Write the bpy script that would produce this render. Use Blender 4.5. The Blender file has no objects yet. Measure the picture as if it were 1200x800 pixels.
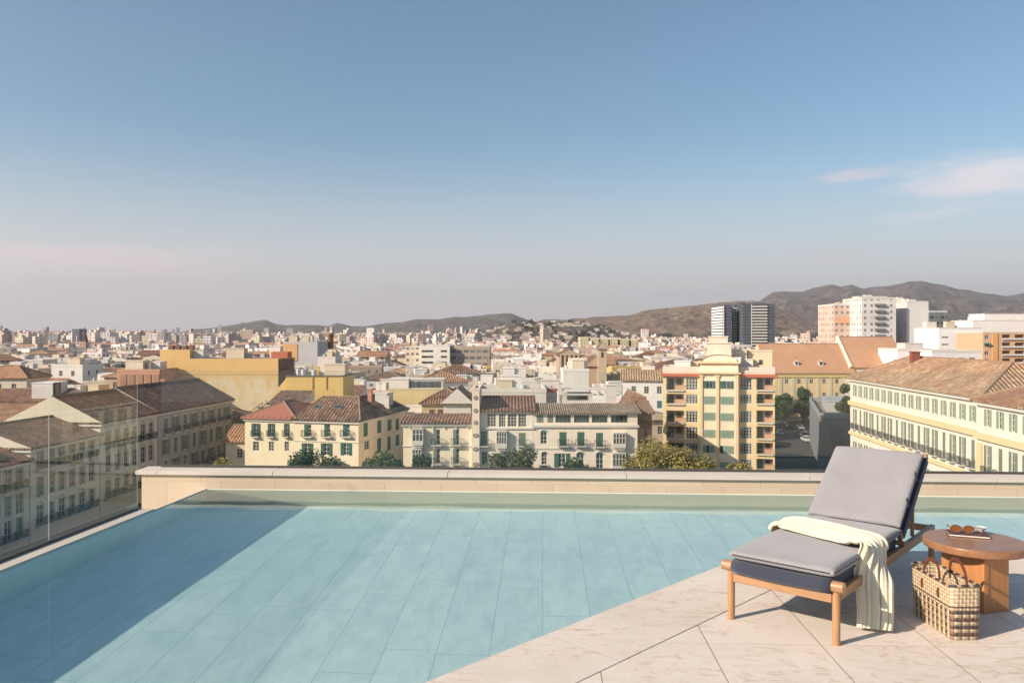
import bpy, bmesh, math, random
from mathutils import Vector, Matrix
R = math.radians
random.seed(7)
S = bpy.context.scene
COL = S.collection
# ------------------------------------------------------------------ camera, sky, sun, exposure
F = 933.0; EYE = 1.65; HY = 393.0; YAW = R(2.2)
cam = bpy.data.cameras.new('camera'); camo = bpy.data.objects.new('camera', cam); COL.objects.link(camo)
cam.sensor_width = 36; cam.lens = F / 1200 * 36; cam.shift_y = (HY - 400) / 1200 * 1.0
cam.clip_start = .05; cam.clip_end = 60000
camo.location = (0, 0, EYE); camo.rotation_euler = (R(90), 0, YAW)
S.camera = camo
SUN_EL = R(30); _c = (.885, .466)            # light travels right and away, in camera terms
ca, sa = math.cos(YAW), math.sin(YAW)
SDX = _c[0] * ca - _c[1] * sa; SDY = _c[0] * sa + _c[1] * ca
sun = bpy.data.lights.new('sun', 'SUN'); sun.energy = 5.0; sun.angle = R(.53); sun.color = (1, .835, .68)
suno = bpy.data.objects.new('sun', sun); COL.objects.link(suno)
suno.rotation_euler = Vector((SDX * math.cos(SUN_EL), SDY * math.cos(SUN_EL), -math.sin(SUN_EL))).to_track_quat('-Z', 'Y').to_euler()
suno.location = (-20, -10, 30)
sun.cycles.is_caustics_light = True
W = bpy.data.worlds.new('World'); S.world = W; W.use_nodes = True
nt = W.node_tree; nt.nodes.clear()
def wn(t, **k):
    n = nt.nodes.new(t)
    for a, b in k.items(): setattr(n, a, b)
    return n
sky = wn('ShaderNodeTexSky', sky_type='NISHITA'); sky.sun_disc = False
sky.sun_elevation = SUN_EL; sky.sun_rotation = math.atan2(-SDX, -SDY)
sky.air_density = 1.0; sky.dust_density = 1.0; sky.ozone_density = 2.0; sky.altitude = 20
bg = wn('ShaderNodeBackground'); bg.inputs[1].default_value = .106
tc = wn('ShaderNodeTexCoord'); sp = wn('ShaderNodeSeparateXYZ'); nt.links.new(tc.outputs['Generated'], sp.inputs[0])
# pinkish haze lying along the horizon
hz = wn('ShaderNodeMapRange'); hz.interpolation_type = 'SMOOTHERSTEP'
hz.inputs['From Min'].default_value = -.02; hz.inputs['From Max'].default_value = .27
hz.inputs['To Min'].default_value = .88; hz.inputs['To Max'].default_value = 0
nt.links.new(sp.outputs[2], hz.inputs['Value'])
mx = wn('ShaderNodeMix', data_type='RGBA'); mx.inputs[7].default_value = (5.75, 5.2, 5.2, 1)
nt.links.new(hz.outputs[0], mx.inputs[0]); tn = wn('ShaderNodeVectorMath', operation='MULTIPLY'); tn.inputs[1].default_value = (.86, .975, .935); nt.links.new(sky.outputs[0], tn.inputs[0]); nt.links.new(tn.outputs[0], mx.inputs[6])
# thin pink cloud banks, placed by direction
nz = wn('ShaderNodeTexNoise'); nz.inputs['Scale'].default_value = 5; nz.inputs['Detail'].default_value = 7; nz.inputs['Roughness'].default_value = .6
mp = wn('ShaderNodeMapping'); mp.inputs['Scale'].default_value = (1, 1, 5.0); nt.links.new(tc.outputs['Generated'], mp.inputs[0]); nt.links.new(mp.outputs[0], nz.inputs['Vector'])
def blob(px, py, rx, ry, amp):
    """an elliptical cloud mask round the direction of a pixel"""
    v = Vector((px - 600, F, HY - py)).normalized()
    v = Vector((v.x * ca - v.y * sa, v.x * sa + v.y * ca, v.z))
    s = wn('ShaderNodeVectorMath', operation='SUBTRACT'); s.inputs[1].default_value = v; nt.links.new(tc.outputs['Generated'], s.inputs[0])
    m = wn('ShaderNodeVectorMath', operation='MULTIPLY'); m.inputs[1].default_value = (1 / rx, 1 / rx, 1 / ry); nt.links.new(s.outputs[0], m.inputs[0])
    l = wn('ShaderNodeVectorMath', operation='LENGTH'); nt.links.new(m.outputs[0], l.inputs[0])
    a = wn('ShaderNodeMath', operation='MULTIPLY_ADD'); nt.links.new(nz.outputs[0], a.inputs[0]); a.inputs[1].default_value = -2.6; nt.links.new(l.outputs['Value'], a.inputs[2])
    r = wn('ShaderNodeMapRange'); r.interpolation_type = 'SMOOTHSTEP'; nt.links.new(a.outputs[0], r.inputs['Value'])
    r.inputs['From Min'].default_value = -1.1; r.inputs['From Max'].default_value = -.15; r.inputs['To Min'].default_value = amp; r.inputs['To Max'].default_value = 0
    return r.outputs[0]
prev = mx.outputs[2]
for args, colr in (((1150, 216, .13, .030, .72), (7.0, 6.2, 6.25, 1)), ((1000, 207, .045, .011, .5), (6.2, 5.2, 5.6, 1)), ((40, 300, .30, .026, .62), (6.2, 5.2, 5.2, 1)), ((975, 300, .05, .012, .22), (5.4, 4.6, 4.9, 1)), ((250, 330, .30, .03, .22), (5.0, 4.3, 4.4, 1))):
    c = wn('ShaderNodeMix', data_type='RGBA'); c.inputs[7].default_value = colr
    nt.links.new(blob(*args), c.inputs[0]); nt.links.new(prev, c.inputs[6]); prev = c.outputs[2]
nt.links.new(prev, bg.inputs[0])
wo = wn('ShaderNodeOutputWorld'); nt.links.new(bg.outputs[0], wo.inputs[0])
S.view_settings.view_transform = 'Standard'; S.view_settings.look = 'None'; S.view_settings.gamma = 1; S.view_settings.use_curve_mapping = False
S.view_settings.exposure = 0.45
cy = S.cycles
cy.use_denoising = True; cy.max_bounces = 10; cy.diffuse_bounces = 3; cy.glossy_bounces = 4; cy.transmission_bounces = 6; cy.transparent_max_bounces = 24; cy.volume_bounces = 0
cy.caustics_refractive = True; cy.caustics_reflective = False; cy.sample_clamp_indirect = 6; cy.blur_glossy = .5

# ------------------------------------------------------------------ picture to place
def cw(xc, dc): return (xc * ca - dc * sa, xc * sa + dc * ca)     # camera plan coordinates -> world
def G(px, py, z=0.0):
    d = (EYE - z) * F / (py - HY); return Vector((*cw((px - 600) / F * d, d), z))
def P2(px, d): return Vector(cw((px - 600) / F * d, d))
def Z(py, d): return EYE - (py - HY) * d / F
def pix(x, y, z=0):
    xc = x * ca + y * sa; dc = -x * sa + y * ca
    return 600 + F * xc / dc, HY + (EYE - z) * F / dc, dc

# ------------------------------------------------------------------ materials
MAT = {}
class NT:
    def __init__(s, name):
        s.m = bpy.data.materials.new(name); s.m.use_nodes = True; s.t = s.m.node_tree
        s.b = s.t.nodes['Principled BSDF']; s.out = s.t.nodes['Material Output']
    def n(s, t, ins=None, **k):
        nd = s.t.nodes.new(t)
        for a, b in k.items(): setattr(nd, a, b)
        for a, b in (ins or {}).items(): s.set(nd, a, b)
        return nd
    def set(s, nd, a, b):
        sock = nd.inputs[a]
        if isinstance(b, bpy.types.NodeSocket): s.t.links.new(b, sock)
        else: sock.default_value = b
    def math(s, op, a, b=0.0, c=None):
        nd = s.n('ShaderNodeMath', operation=op); s.set(nd, 0, a); s.set(nd, 1, b)
        if c is not None: s.set(nd, 2, c)
        return nd.outputs[0]
    def mix(s, f, a, b, bt='MIX'):
        nd = s.n('ShaderNodeMix', data_type='RGBA', blend_type=bt); s.set(nd, 0, f)
        for i, v in ((6, a), (7, b)):
            s.set(nd, i, v if isinstance(v, bpy.types.NodeSocket) else (*v[:3], 1))
        return nd.outputs[2]
    def noise(s, scale, detail=4, vec=None, rough=.5, dist=0):
        nd = s.n('ShaderNodeTexNoise', {'Scale': scale, 'Detail': detail, 'Roughness': rough, 'Distortion': dist})
        if vec is not None: s.set(nd, 'Vector', vec)
        return nd.outputs[0]
    def ramp(s, f, a, b, va=0.0, vb=1.0):
        nd = s.n('ShaderNodeMapRange', {'Value': f, 'From Min': a, 'From Max': b, 'To Min': va, 'To Max': vb}); return nd.outputs[0]
    def uv(s): return s.n('ShaderNodeTexCoord').outputs['UV']
    def obj(s): return s.n('ShaderNodeTexCoord').outputs['Object']
    def xyz(s, v): return s.n('ShaderNodeSeparateXYZ', {0: v}).outputs
    def geo(s): return s.n('ShaderNodeNewGeometry').outputs['Position']
    def bump(s, h, strength=.3, dist=.02):
        s.set(s.b, 'Normal', s.n('ShaderNodeBump', {'Height': h, 'Strength': strength, 'Distance': dist}).outputs[0])
    def base(s, c): s.set(s.b, 'Base Color', c if isinstance(c, bpy.types.NodeSocket) else (*c[:3], 1))
    def rough(s, r): s.set(s.b, 'Roughness', r)
def cached(fn):
    def g(*a):
        k = (fn.__name__,) + a
        if k not in MAT: MAT[k] = fn(*a)
        return MAT[k]
    return g
@cached
def plain(name, c, r=.6, metal=0.0):
    t = NT(name); t.base(c); t.rough(r); t.b.inputs['Metallic'].default_value = metal; return t.m
@cached
def plaster(c, stain=.35):
    t = NT('plaster'); g = t.geo()
    n1 = t.noise(.35, 6, g, .65); 
    st = t.n('ShaderNodeMapping', {0: g, 'Scale': (1.3, 1.3, .14)}).outputs[0]
    n2 = t.noise(1.2, 6, st, .7)
    dark = tuple(x * .62 for x in c); lite = tuple(min(.85, x * 1.12) for x in c)
    a = t.mix(t.ramp(n1, .3, .7), c, lite)
    a = t.mix(t.math('MULTIPLY', t.ramp(n2, .5, .8), stain), a, dark)
    t.base(a); t.rough(.9); t.bump(t.noise(6, 3, g), .25, .03); return t.m
@cached
def tiles(c, c2, scale=1.0, moss=.2):
    """clay barrel tiles; UV in metres, v runs up the slope"""
    t = NT('clay_tiles'); uv = t.uv(); x = t.xyz(uv)
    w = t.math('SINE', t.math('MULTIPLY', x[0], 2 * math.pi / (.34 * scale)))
    row = t.math('FRACT', t.math('DIVIDE', x[1], .42 * scale))
    cell = t.n('ShaderNodeTexWhiteNoise', {'Vector': t.n('ShaderNodeVectorMath', {0: t.n('ShaderNodeVectorMath', {0: uv, 1: (1 / (.34 * scale), 1 / (.42 * scale), 1)}, operation='MULTIPLY').outputs[0]}, operation='FLOOR').outputs[0]}, noise_dimensions='2D').outputs[0]
    a = t.mix(cell, c, c2)
    g = t.geo(); big = t.n('ShaderNodeTexWhiteNoise', {'Vector': t.n('ShaderNodeVectorMath', {0: uv, 1: (.55, .5, 1)}, operation='SNAP').outputs[0]}, noise_dimensions='2D').outputs[0]
    a = t.mix(t.math('MULTIPLY', t.ramp(big, .6, 1), .55), a, tuple(min(.75, k * 1.75 + .04) for k in c))
    a = t.mix(t.math('MULTIPLY', t.ramp(big, .3, .0), .5), a, tuple(k * .45 for k in c2))
    a = t.mix(t.math('MULTIPLY', t.ramp(t.noise(.25, 5, g, .7), .42, .68), .7), a, tuple(k * .55 for k in c2))
    a = t.mix(t.math('MULTIPLY', t.ramp(t.noise(.9, 5, g, .7), .52, .75), moss * 2), a, (.10, .095, .06))
    a = t.mix(t.math('MULTIPLY', t.ramp(w, 0, -1.0), .85), a, (.035, .025, .02))  # shadow stripes between the tile ribs, put into the colour
    t.base(a); t.rough(.92)
    t.bump(t.math('ADD', t.math('MULTIPLY', w, .6), t.math('MULTIPLY', row, -.35)), .8, .09); return t.m
@cached
def flatroof(c):
    t = NT('flat_roof'); g = t.geo()
    a = t.mix(t.ramp(t.noise(.5, 6, g, .7), .35, .7), c, tuple(k * .6 for k in c)); t.base(a); t.rough(.9); return t.m
@cached
def shutter(c):
    t = NT('shutter_slats'); x = t.xyz(t.uv())
    w = t.math('FRACT', t.math('DIVIDE', x[1], .14))
    t.base(t.mix(t.math('MULTIPLY', t.ramp(w, .6, 1), .6), c, tuple(k * .35 for k in c))); t.rough(.55); t.bump(w, .6, .03); return t.m
@cached
def farwall(c, wx=3.0, wz=3.1, dens=.45, dark=.12):
    """a rendered wall whose distant windows are a pattern of the wall"""
    t = NT('far_wall'); uv = t.uv(); x = t.xyz(uv)
    u = t.math('DIVIDE', x[0], wx); v = t.math('DIVIDE', x[1], wz)
    fu = t.math('ABSOLUTE', t.math('SUBTRACT', t.math('FRACT', u), .5)); fv = t.math('ABSOLUTE', t.math('SUBTRACT', t.math('FRACT', v), .5))
    m = t.math('MULTIPLY', t.math('LESS_THAN', fu, dens / 2), t.math('LESS_THAN', fv, .22))
    nrm = t.xyz(t.n('ShaderNodeNewGeometry').outputs['Normal'])
    m = t.math('MULTIPLY', m, t.math('LESS_THAN', t.math('ABSOLUTE', nrm[2]), .3))
    vec = t.n('ShaderNodeCombineXYZ', {0: t.math('FLOOR', u), 1: t.math('FLOOR', v)}).outputs[0]
    rnd = t.n('ShaderNodeTexWhiteNoise', {'Vector': vec}, noise_dimensions='3D').outputs[0]
    m = t.math('MULTIPLY', m, t.ramp(rnd, .1, .5, .25, 1))
    g = t.geo(); a = t.mix(t.ramp(t.noise(.15, 5, g, .6), .35, .7), c, tuple(k * .8 for k in c))
    st = t.n('ShaderNodeMapping', {0: g, 'Scale': (.8, .8, .1)}).outputs[0]
    a = t.mix(t.math('MULTIPLY', t.ramp(t.noise(1, 5, st, .7), .5, .8), .3), a, tuple(k * .6 for k in c))
    t.base(t.mix(m, a, (dark, dark * 1.02, dark * 1.05))); t.rough(.8); return t.m
@cached
def pane(k=0):
    t = NT('window_glass'); g = t.geo()
    t.base(t.mix(t.ramp(t.noise(.6, 2, g), .4, .6), (.02, .028, .032), (.09, .10, .10))); t.rough(.12); return t.m
WHITE = plain('white_paint', (.62, .58, .52)); IRON = plain('dark_iron', (.03, .032, .035), .5)
GREEN = shutter((.035, .13, .085)); TEAL = shutter((.03, .16, .17)); GREYG = shutter((.20, .25, .19)); PALEG = shutter((.27, .36, .27)); BROWNW = shutter((.10, .06, .035))
def wood(name, c1, c2, axis=0, sc=1.0, r=.45):
    t = NT(name); o = t.obj(); s = [14 * sc, 14 * sc, 14 * sc]; s[axis] = 1.1 * sc
    v = t.n('ShaderNodeMapping', {0: o, 'Scale': tuple(s)}).outputs[0]
    n = t.noise(2.2, 8, v, .65, .6); n2 = t.noise(9, 4, v, .6)
    a = t.mix(t.ramp(n, .32, .68), c1, c2); a = t.mix(t.math('MULTIPLY', t.ramp(n2, .5, .7), .4), a, tuple(k * .6 for k in c2))
    t.base(a); t.rough(r); t.bump(n2, .12, .002); return t.m

# ------------------------------------------------------------------ mesh helpers
class MB:
    def __init__(s): s.v = []; s.f = []; s.m = []; s.mats = []; s.sm = False
    def mi(s, mat):
        if mat not in s.mats: s.mats.append(mat)
        return s.mats.index(mat)
    def face(s, pts, mat):
        k = len(s.v); s.v += [tuple(p) for p in pts]; s.f.append(tuple(range(k, k + len(pts)))); s.m.append(s.mi(mat))
    def box(s, a, b, mat, M=None, skip=()):
        (x0, y0, z0), (x1, y1, z1) = a, b
        p = [Vector(q) for q in ((x0, y0, z0), (x1, y0, z0), (x1, y1, z0), (x0, y1, z0), (x0, y0, z1), (x1, y0, z1), (x1, y1, z1), (x0, y1, z1))]
        if M is not None: p = [M @ q for q in p]
        k = len(s.v); s.v += [tuple(q) for q in p]
        for n, f in (('b', (3, 2, 1, 0)), ('t', (4, 5, 6, 7)), ('f', (0, 1, 5, 4)), ('r', (1, 2, 6, 5)), ('k', (2, 3, 7, 6)), ('l', (3, 0, 4, 7))):
            if n not in skip: s.f.append(tuple(k + i for i in f)); s.m.append(s.mi(mat))
    def tube(s, pts, rad, mat, n=8, cap=True):
        """a tube along points; rad is a number or one per point"""
        pts = [Vector(p) for p in pts]; rs = rad if isinstance(rad, (list, tuple)) else [rad] * len(pts)
        k0 = len(s.v); up = Vector((0, 0, 1))
        for i, p in enumerate(pts):
            t = (pts[min(i + 1, len(pts) - 1)] - pts[max(i - 1, 0)]).normalized()
            a = t.cross(up) if abs(t.dot(up)) < .97 else t.cross(Vector((1, 0, 0)))
            a.normalize(); b = t.cross(a)
            for j in range(n):
                q = 2 * math.pi * j / n; s.v.append(tuple(p + (a * math.cos(q) + b * math.sin(q)) * rs[i]))
        for i in range(len(pts) - 1):
            for j in range(n):
                a0 = k0 + i * n + j; a1 = k0 + i * n + (j + 1) % n
                s.f.append((a0, a1, a1 + n, a0 + n)); s.m.append(s.mi(mat))
        if cap:
            s.f.append(tuple(k0 + j for j in range(n))); s.m.append(s.mi(mat))
            s.f.append(tuple(k0 + (len(pts) - 1) * n + j for j in reversed(range(n)))); s.m.append(s.mi(mat))
    def build(s, name, parent=None, smooth=False, loc=None, uv=True):
        me = bpy.data.meshes.new(name); me.from_pydata(s.v, [], s.f)
        for m in s.mats: me.materials.append(m)
        me.polygons.foreach_set('material_index', s.m)
        if smooth: me.polygons.foreach_set('use_smooth', [True] * len(s.f))
        me.update()
        if uv:
            ul = me.uv_layers.new(name='UVMap'); dat = [0.0] * (2 * len(me.loops)); vs = s.v
            for p in me.polygons:
                n = p.normal
                if abs(n.z) > .98: t = Vector((1, 0, 0)); b = Vector((0, 1, 0))
                else: t = Vector((-n.y, n.x, 0)).normalized(); b = n.cross(t)
                for li, vi in zip(p.loop_indices, p.vertices):
                    q = vs[vi]; dat[2 * li] = q[0] * t.x + q[1] * t.y + q[2] * t.z; dat[2 * li + 1] = q[0] * b.x + q[1] * b.y + q[2] * b.z
            ul.data.foreach_set('uv', dat)
        o = bpy.data.objects.new(name, me); COL.objects.link(o)
        if parent is not None: o.parent = parent
        if loc is not None: o.location = loc
        return o
def tag(o, label=None, cat=None, group=None, kind=None):
    if label: o['label'] = label
    if cat: o['category'] = cat
    if group: o['group'] = group
    if kind: o['kind'] = kind
    return o
def thing(name, label, cat, loc=(0, 0, 0), rz=0, group=None):
    o = bpy.data.objects.new(name, None); COL.objects.link(o); o.location = loc; o.rotation_euler = (0, 0, rz)
    o.empty_display_size = .2
    return tag(o, label, cat, group)
def copy_tree(o, parent=None):
    c = o.copy(); COL.objects.link(c); c.parent = parent
    for ch in o.children: copy_tree(ch, c)
    return c
def bevel(o, w=.01, seg=2, ang=40):
    m = o.modifiers.new('bevel', 'BEVEL'); m.width = w; m.segments = seg; m.limit_method = 'ANGLE'; m.angle_limit = R(ang)
    for p in o.data.polygons: p.use_smooth = True
    m2 = o.modifiers.new('wn', 'WEIGHTED_NORMAL'); return o
# ------------------------------------------------------------------ pool terrace
RIP = .0011                                  # height of the faint ripples
WZ = -.02                                    # water level; deck is z = 0
def line(a, b, t): return a + (b - a) * t
def isect(p, r, q, s):
    d = r.x * s.y - r.y * s.x; t = ((q.x - p.x) * s.y - (q.y - p.y) * s.x) / d; return p + r * t
L0 = G(0, 671, WZ); L1 = G(244, 572.5, WZ); B0 = G(244, 573, WZ); B1 = G(1150, 582, WZ)
D0 = G(495, 800); D1 = G(850, 660); DC = G(893, 643)
flat = lambda v: Vector((v.x, v.y, 0))
L0, L1, B0, B1, D0, D1, DC = map(flat, (L0, L1, B0, B1, D0, D1, DC))
ldir = (L1 - L0).normalized(); bdir = (B1 - B0).normalized()
corner = isect(L0, ldir, B0, bdir)
Lnear = L0 - ldir * 8.0; Bright = corner + bdir * 16
ddir = (D0 - D1).normalized()
Dleft = isect(D1, ddir, Lnear, Vector((1, 0, 0)))
if Dleft.x < Lnear.x: Dleft = isect(D1, ddir, L0, ldir)
deckR = Vector((Bright.x, DC.y - .05, 0))
pool = [Lnear, Dleft, D0, DC, deckR, Bright, corner]
DEPTH = -.79
def mat_poolfloor():
    t = NT('pool_stone'); g = t.geo(); x = t.xyz(g)
    bx = .33; u = t.math('DIVIDE', x[0], bx); col = t.math('FLOOR', u)
    off = t.n('ShaderNodeTexWhiteNoise', {'W': col}, noise_dimensions='1D').outputs[0]
    v = t.math('ADD', t.math('DIVIDE', x[1], 1.25), off)
    fu = t.math('ABSOLUTE', t.math('SUBTRACT', t.math('FRACT', u), .5)); fv = t.math('ABSOLUTE', t.math('SUBTRACT', t.math('FRACT', v), .5))
    j = t.math('MAXIMUM', t.math('GREATER_THAN', fu, .488), t.math('GREATER_THAN', fv, .4965))
    rnd = t.n('ShaderNodeTexWhiteNoise', {'Vector': t.n('ShaderNodeCombineXYZ', {0: col, 1: t.math('FLOOR', v)}).outputs[0]}, noise_dimensions='3D').outputs[0]
    A = (.78, .85, .84); B = (.86, .91, .90)
    c = t.mix(rnd, A, B)
    sv = t.n('ShaderNodeMapping', {0: g, 'Scale': (5, 1.6, 3)}).outputs[0]
    c = t.mix(t.math('MULTIPLY', t.ramp(t.noise(1.5, 10, sv, .8, .25), .42, .68), .6), c, (.52, .62, .63))
    c = t.mix(t.math('MULTIPLY', t.ramp(t.noise(7, 8, sv, .75, 1.2), .55, .75), .5), c, (.86, .90, .89))
    c = t.mix(t.math('MULTIPLY', j, .34), c, (.2, .33, .36))
    t.base(c); t.rough(.85); return t.m
PF = mat_poolfloor()
def mat_poolwall():
    t = NT('pool_wall_stone'); g = t.geo(); x = t.xyz(g)
    c = t.mix(t.ramp(t.noise(3, 7, g, .7), .35, .7), (.56, .72, .70), (.46, .62, .63))
    t.base(c); t.rough(.85); return t.m
PWM = mat_poolwall()
m = MB(); m.face([(p.x, p.y, DEPTH) for p in pool], PF)
pf = m.build('pool_floor'); tag(pf, kind='structure'); pf.cycles.is_caustics_receiver = True
m = MB(); PWB = None
for i in range(len(pool)):
    a, b = pool[i], pool[(i + 1) % len(pool)]
    if i == 5: k_ = Vector((bdir.y, -bdir.x, 0)) * .006; a = a + k_; b = b + k_
    m.face([(b.x, b.y, DEPTH), (a.x, a.y, DEPTH), (a.x, a.y, -.012), (b.x, b.y, -.012)], PWM if i != 5 else plain('wet_beige_stone', (.84, .80, .66), .8))
pw = m.build('pool_wall'); tag(pw, kind='structure'); pw.cycles.is_caustics_receiver = True
t = NT('pool_water')
for n_ in list(t.t.nodes):
    if n_ != t.out: t.t.nodes.remove(n_)
gl = t.n('ShaderNodeBsdfGlass', {'Color': (.865, .992, 1.0, 1), 'Roughness': 0.0, 'IOR': 1.33})
t.t.links.new(gl.outputs[0], t.out.inputs[0])
from mathutils import noise as MN
m = MB(); mi = m.mi(t.m); wd = Vector((bdir.x, bdir.y, 0)); cs = .055
ns = int((corner - Lnear).length / cs) + 2; nw = int(14.5 / cs); nn_ = lambda q: Vector((-q.y, q.x))
def under_deck(p):
    """well inside the deck, where no water is seen"""
    return (p - D1).dot(nin0) > .12 and p.y < DC.y - .16
nin0 = Vector((-ddir.y, ddir.x, 0))
if (flat(G(675, 799)) - D1).dot(nin0) < 0: nin0 = -nin0
ids = {}
for i in range(ns):
    for j in range(nw):
        p = Lnear + ldir * min(i * cs, (corner - Lnear).length + .03) + wd * (j * cs)
        if under_deck(p) and under_deck(p + wd * cs) and under_deck(p + ldir * cs): continue
        q = Vector((p.x * 2.3, p.y * 2.3, 0)); z = RIP * (MN.noise(q) + .45 * MN.noise(q * 2.3 + Vector((7, 3, 1))))
        ids[i, j] = len(m.v); m.v.append((p.x, p.y, WZ + z))
for (i, j) in ids:
    k = [(i, j), (i, j + 1), (i + 1, j + 1), (i + 1, j)]
    if all(x in ids for x in k): m.f.append(tuple(ids[x] for x in k)); m.m.append(mi)
water = m.build('water', smooth=True); tag(water, kind='structure'); water.cycles.is_caustics_caster = True
# deck
def mat_deck(border):
    t = NT('travertine'); g = t.geo(); x = t.xyz(g)
    c = t.mix(t.ramp(t.noise(1.2, 8, g, .6), .3, .7), (.70, .62, .535), (.59, .51, .43))
    if not border:
        o = G(829, 753); T = .6
        u = t.math('DIVIDE', t.math('SUBTRACT', x[0], o.x), T); v = t.math('DIVIDE', t.math('SUBTRACT', x[1], o.y), T)
        rnd = t.n('ShaderNodeTexWhiteNoise', {'Vector': t.n('ShaderNodeCombineXYZ', {0: t.math('FLOOR', u), 1: t.math('FLOOR', v)}).outputs[0]}, noise_dimensions='3D').outputs[0]
        c = t.mix(t.math('MULTIPLY', rnd, .75), c, (.72, .64, .57))
        j1 = t.math('LESS_THAN', t.math('ABSOLUTE', t.math('SUBTRACT', t.math('FRACT', t.math('ADD', u, .5)), .5)), .0038)
        j2 = t.math('LESS_THAN', t.math('ABSOLUTE', t.math('SUBTRACT', t.math('FRACT', t.math('ADD', v, .5)), .5)), .0030)
        j = t.math('MAXIMUM', j1, t.math('MULTIPLY', j2, .6))
    else:
        # joints across the strip
        n = (-ddir.x, -ddir.y)
        q = t.math('ADD', t.math('MULTIPLY', x[0], n[0]), t.math('MULTIPLY', x[1], n[1]))
        j = t.math('MULTIPLY', t.math('LESS_THAN', t.math('FRACT', t.math('DIVIDE', t.math('ADD', q, .35), 1.8)), .0016), .6)
    sv = t.n('ShaderNodeMapping', {0: g, 'Scale': (3.0, 7.5, 1)}).outputs[0]
    st = t.math('MULTIPLY', t.ramp(t.noise(1.7, 9, sv, .78, 1.5), .52, .62), t.ramp(t.noise(1.1, 3, g), .40, .54))
    c = t.mix(t.math('MULTIPLY', st, .7), c, (.44, .30, .18))
    pit = t.ramp(t.noise(38, 5, g, .7), .60, .68)
    pit = t.math('MULTIPLY', pit, t.ramp(t.noise(2.3, 4, g), .45, .65))
    c = t.mix(t.math('MULTIPLY', pit, .55), c, (.28, .20, .14))
    vein = t.ramp(t.math('ABSOLUTE', t.math('SUBTRACT', t.noise(2.6, 6, g, .6, 1.4), .5)), 0, .025, 1, 0)
    c = t.mix(t.math('MULTIPLY', vein, .16), c, (.80, .74, .68))
    c = t.mix(t.math('MULTIPLY', j, .85), c, (.12, .09, .07))
    t.base(c); t.rough(.62)
    t.bump(t.math('SUBTRACT', t.math('MULTIPLY', t.noise(20, 6, g, .7), .3), t.math('MAXIMUM', t.math('MULTIPLY', j, 2), pit)), .35, .004); return t.m
MD, MDB = mat_deck(False), mat_deck(True)
# strip along the pool: inner joint from the photograph
J0 = flat(G(675, 799)); sw = abs((J0 - D1).cross(ddir).z)
nin = Vector((-ddir.y, ddir.x, 0)); 
if (J0 - D1).dot(nin) < 0: nin = -nin
far = -3.5; rightx = deckR.x
E0 = Dleft; S0 = Dleft + nin * sw; SC = DC + nin * sw
SC = isect(S0, ddir, DC + Vector((0, -sw, 0)), Vector((1, 0, 0)))
m = MB()
gap = .006
def prism(mb, poly, z0, z1, mat):
    n = len(poly); mb.face([(p.x, p.y, z1) for p in poly], mat)
    for i in range(n):
        a, b = poly[i], poly[(i + 1) % n]; mb.face([(a.x, a.y, z0), (b.x, b.y, z0), (b.x, b.y, z1), (a.x, a.y, z1)], mat)
prism(m, [E0, S0, SC, DC], -.05, 0, MDB)
prism(m, [DC, SC, Vector((rightx, SC.y, 0)), deckR], -.05, 0, MDB)
g1 = nin * gap
prism(m, [S0 + g1, Vector((S0.x + 1, far, 0)), Vector((rightx, far, 0)), Vector((rightx, SC.y - gap, 0)), SC + g1 + Vector((0, -gap, 0))], -.05, 0, MD)
m.face([(S0.x - 2, far - 1, -.03), (rightx, far - 1, -.03), (rightx, SC.y + .2, -.03), (SC.x - .15, SC.y + .15, -.03), (S0.x, S0.y + .1, -.03)], plain('joint_dark', (.06, .045, .035), .9))
dk = m.build('pool_deck'); tag(dk, kind='structure')
# left stone kerb with its dark joint
out = Vector((-ldir.y, ldir.x, 0))
CW = .20
kerb_end = isect(L0, ldir, flat(G(185, 595)), Vector((1, 0, 0)))
def mat_stone(name, c1, c2, vert=False):
    t = NT(name); g = t.geo()
    c = t.mix(t.ramp(t.noise(2.1, 8, g, .65), .3, .7), c1, c2)
    c = t.mix(t.math('MULTIPLY', t.ramp(t.noise(12, 6, g, .7), .58, .75), .3), c, tuple(k * .6 for k in c1))
    if vert:
        x = t.xyz(g); al = t.math('ADD', t.math('MULTIPLY', x[0], bdir.x), t.math('MULTIPLY', x[1], bdir.y))
        row = t.math('GREATER_THAN', x[2], .06)
        u = t.math('ADD', t.math('DIVIDE', al, .6), t.math('MULTIPLY', row, .37))
        j = t.math('LESS_THAN', t.math('FRACT', u), .008)
        j = t.math('MAXIMUM', j, t.math('MULTIPLY', t.math('LESS_THAN', t.math('ABSOLUTE', t.math('SUBTRACT', x[2], .06)), .002), .35))
        rnd = t.n('ShaderNodeTexWhiteNoise', {'Vector': t.n('ShaderNodeCombineXYZ', {0: t.math('FLOOR', u), 1: row}).outputs[0]}, noise_dimensions='3D').outputs[0]
        c = t.mix(t.math('MULTIPLY', rnd, .45), c, tuple(k * 1.12 for k in c1)); c = t.mix(t.math('MULTIPLY', j, .6), c, (.2, .14, .09))
    t.base(c); t.rough(.75); t.bump(t.noise(25, 5, g), .2, .003); return t.m
MCOP = mat_stone('coping_stone', (.64, .575, .50), (.55, .49, .42)); MWALL = mat_stone('wall_stone', (.60, .47, .34), (.52, .40, .29), True)
k = thing('pool_kerb', 'narrow pale stone kerb running along the left edge of the pool', 'kerb')
m = MB(); a, b = Lnear, kerb_end
prism(m, [a + out * (.012), b + out * (.012), b + out * CW, a + out * CW], -.30, WZ + .012, MCOP); m.build('coping', k)
m = MB(); prism(m, [a + out * .0005, b + out * .0005, b + out * .0115, a + out * .0115], -.2, WZ + .006, plain('joint_brown', (.10, .055, .04), .8)); m.build('joint', k)
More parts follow.
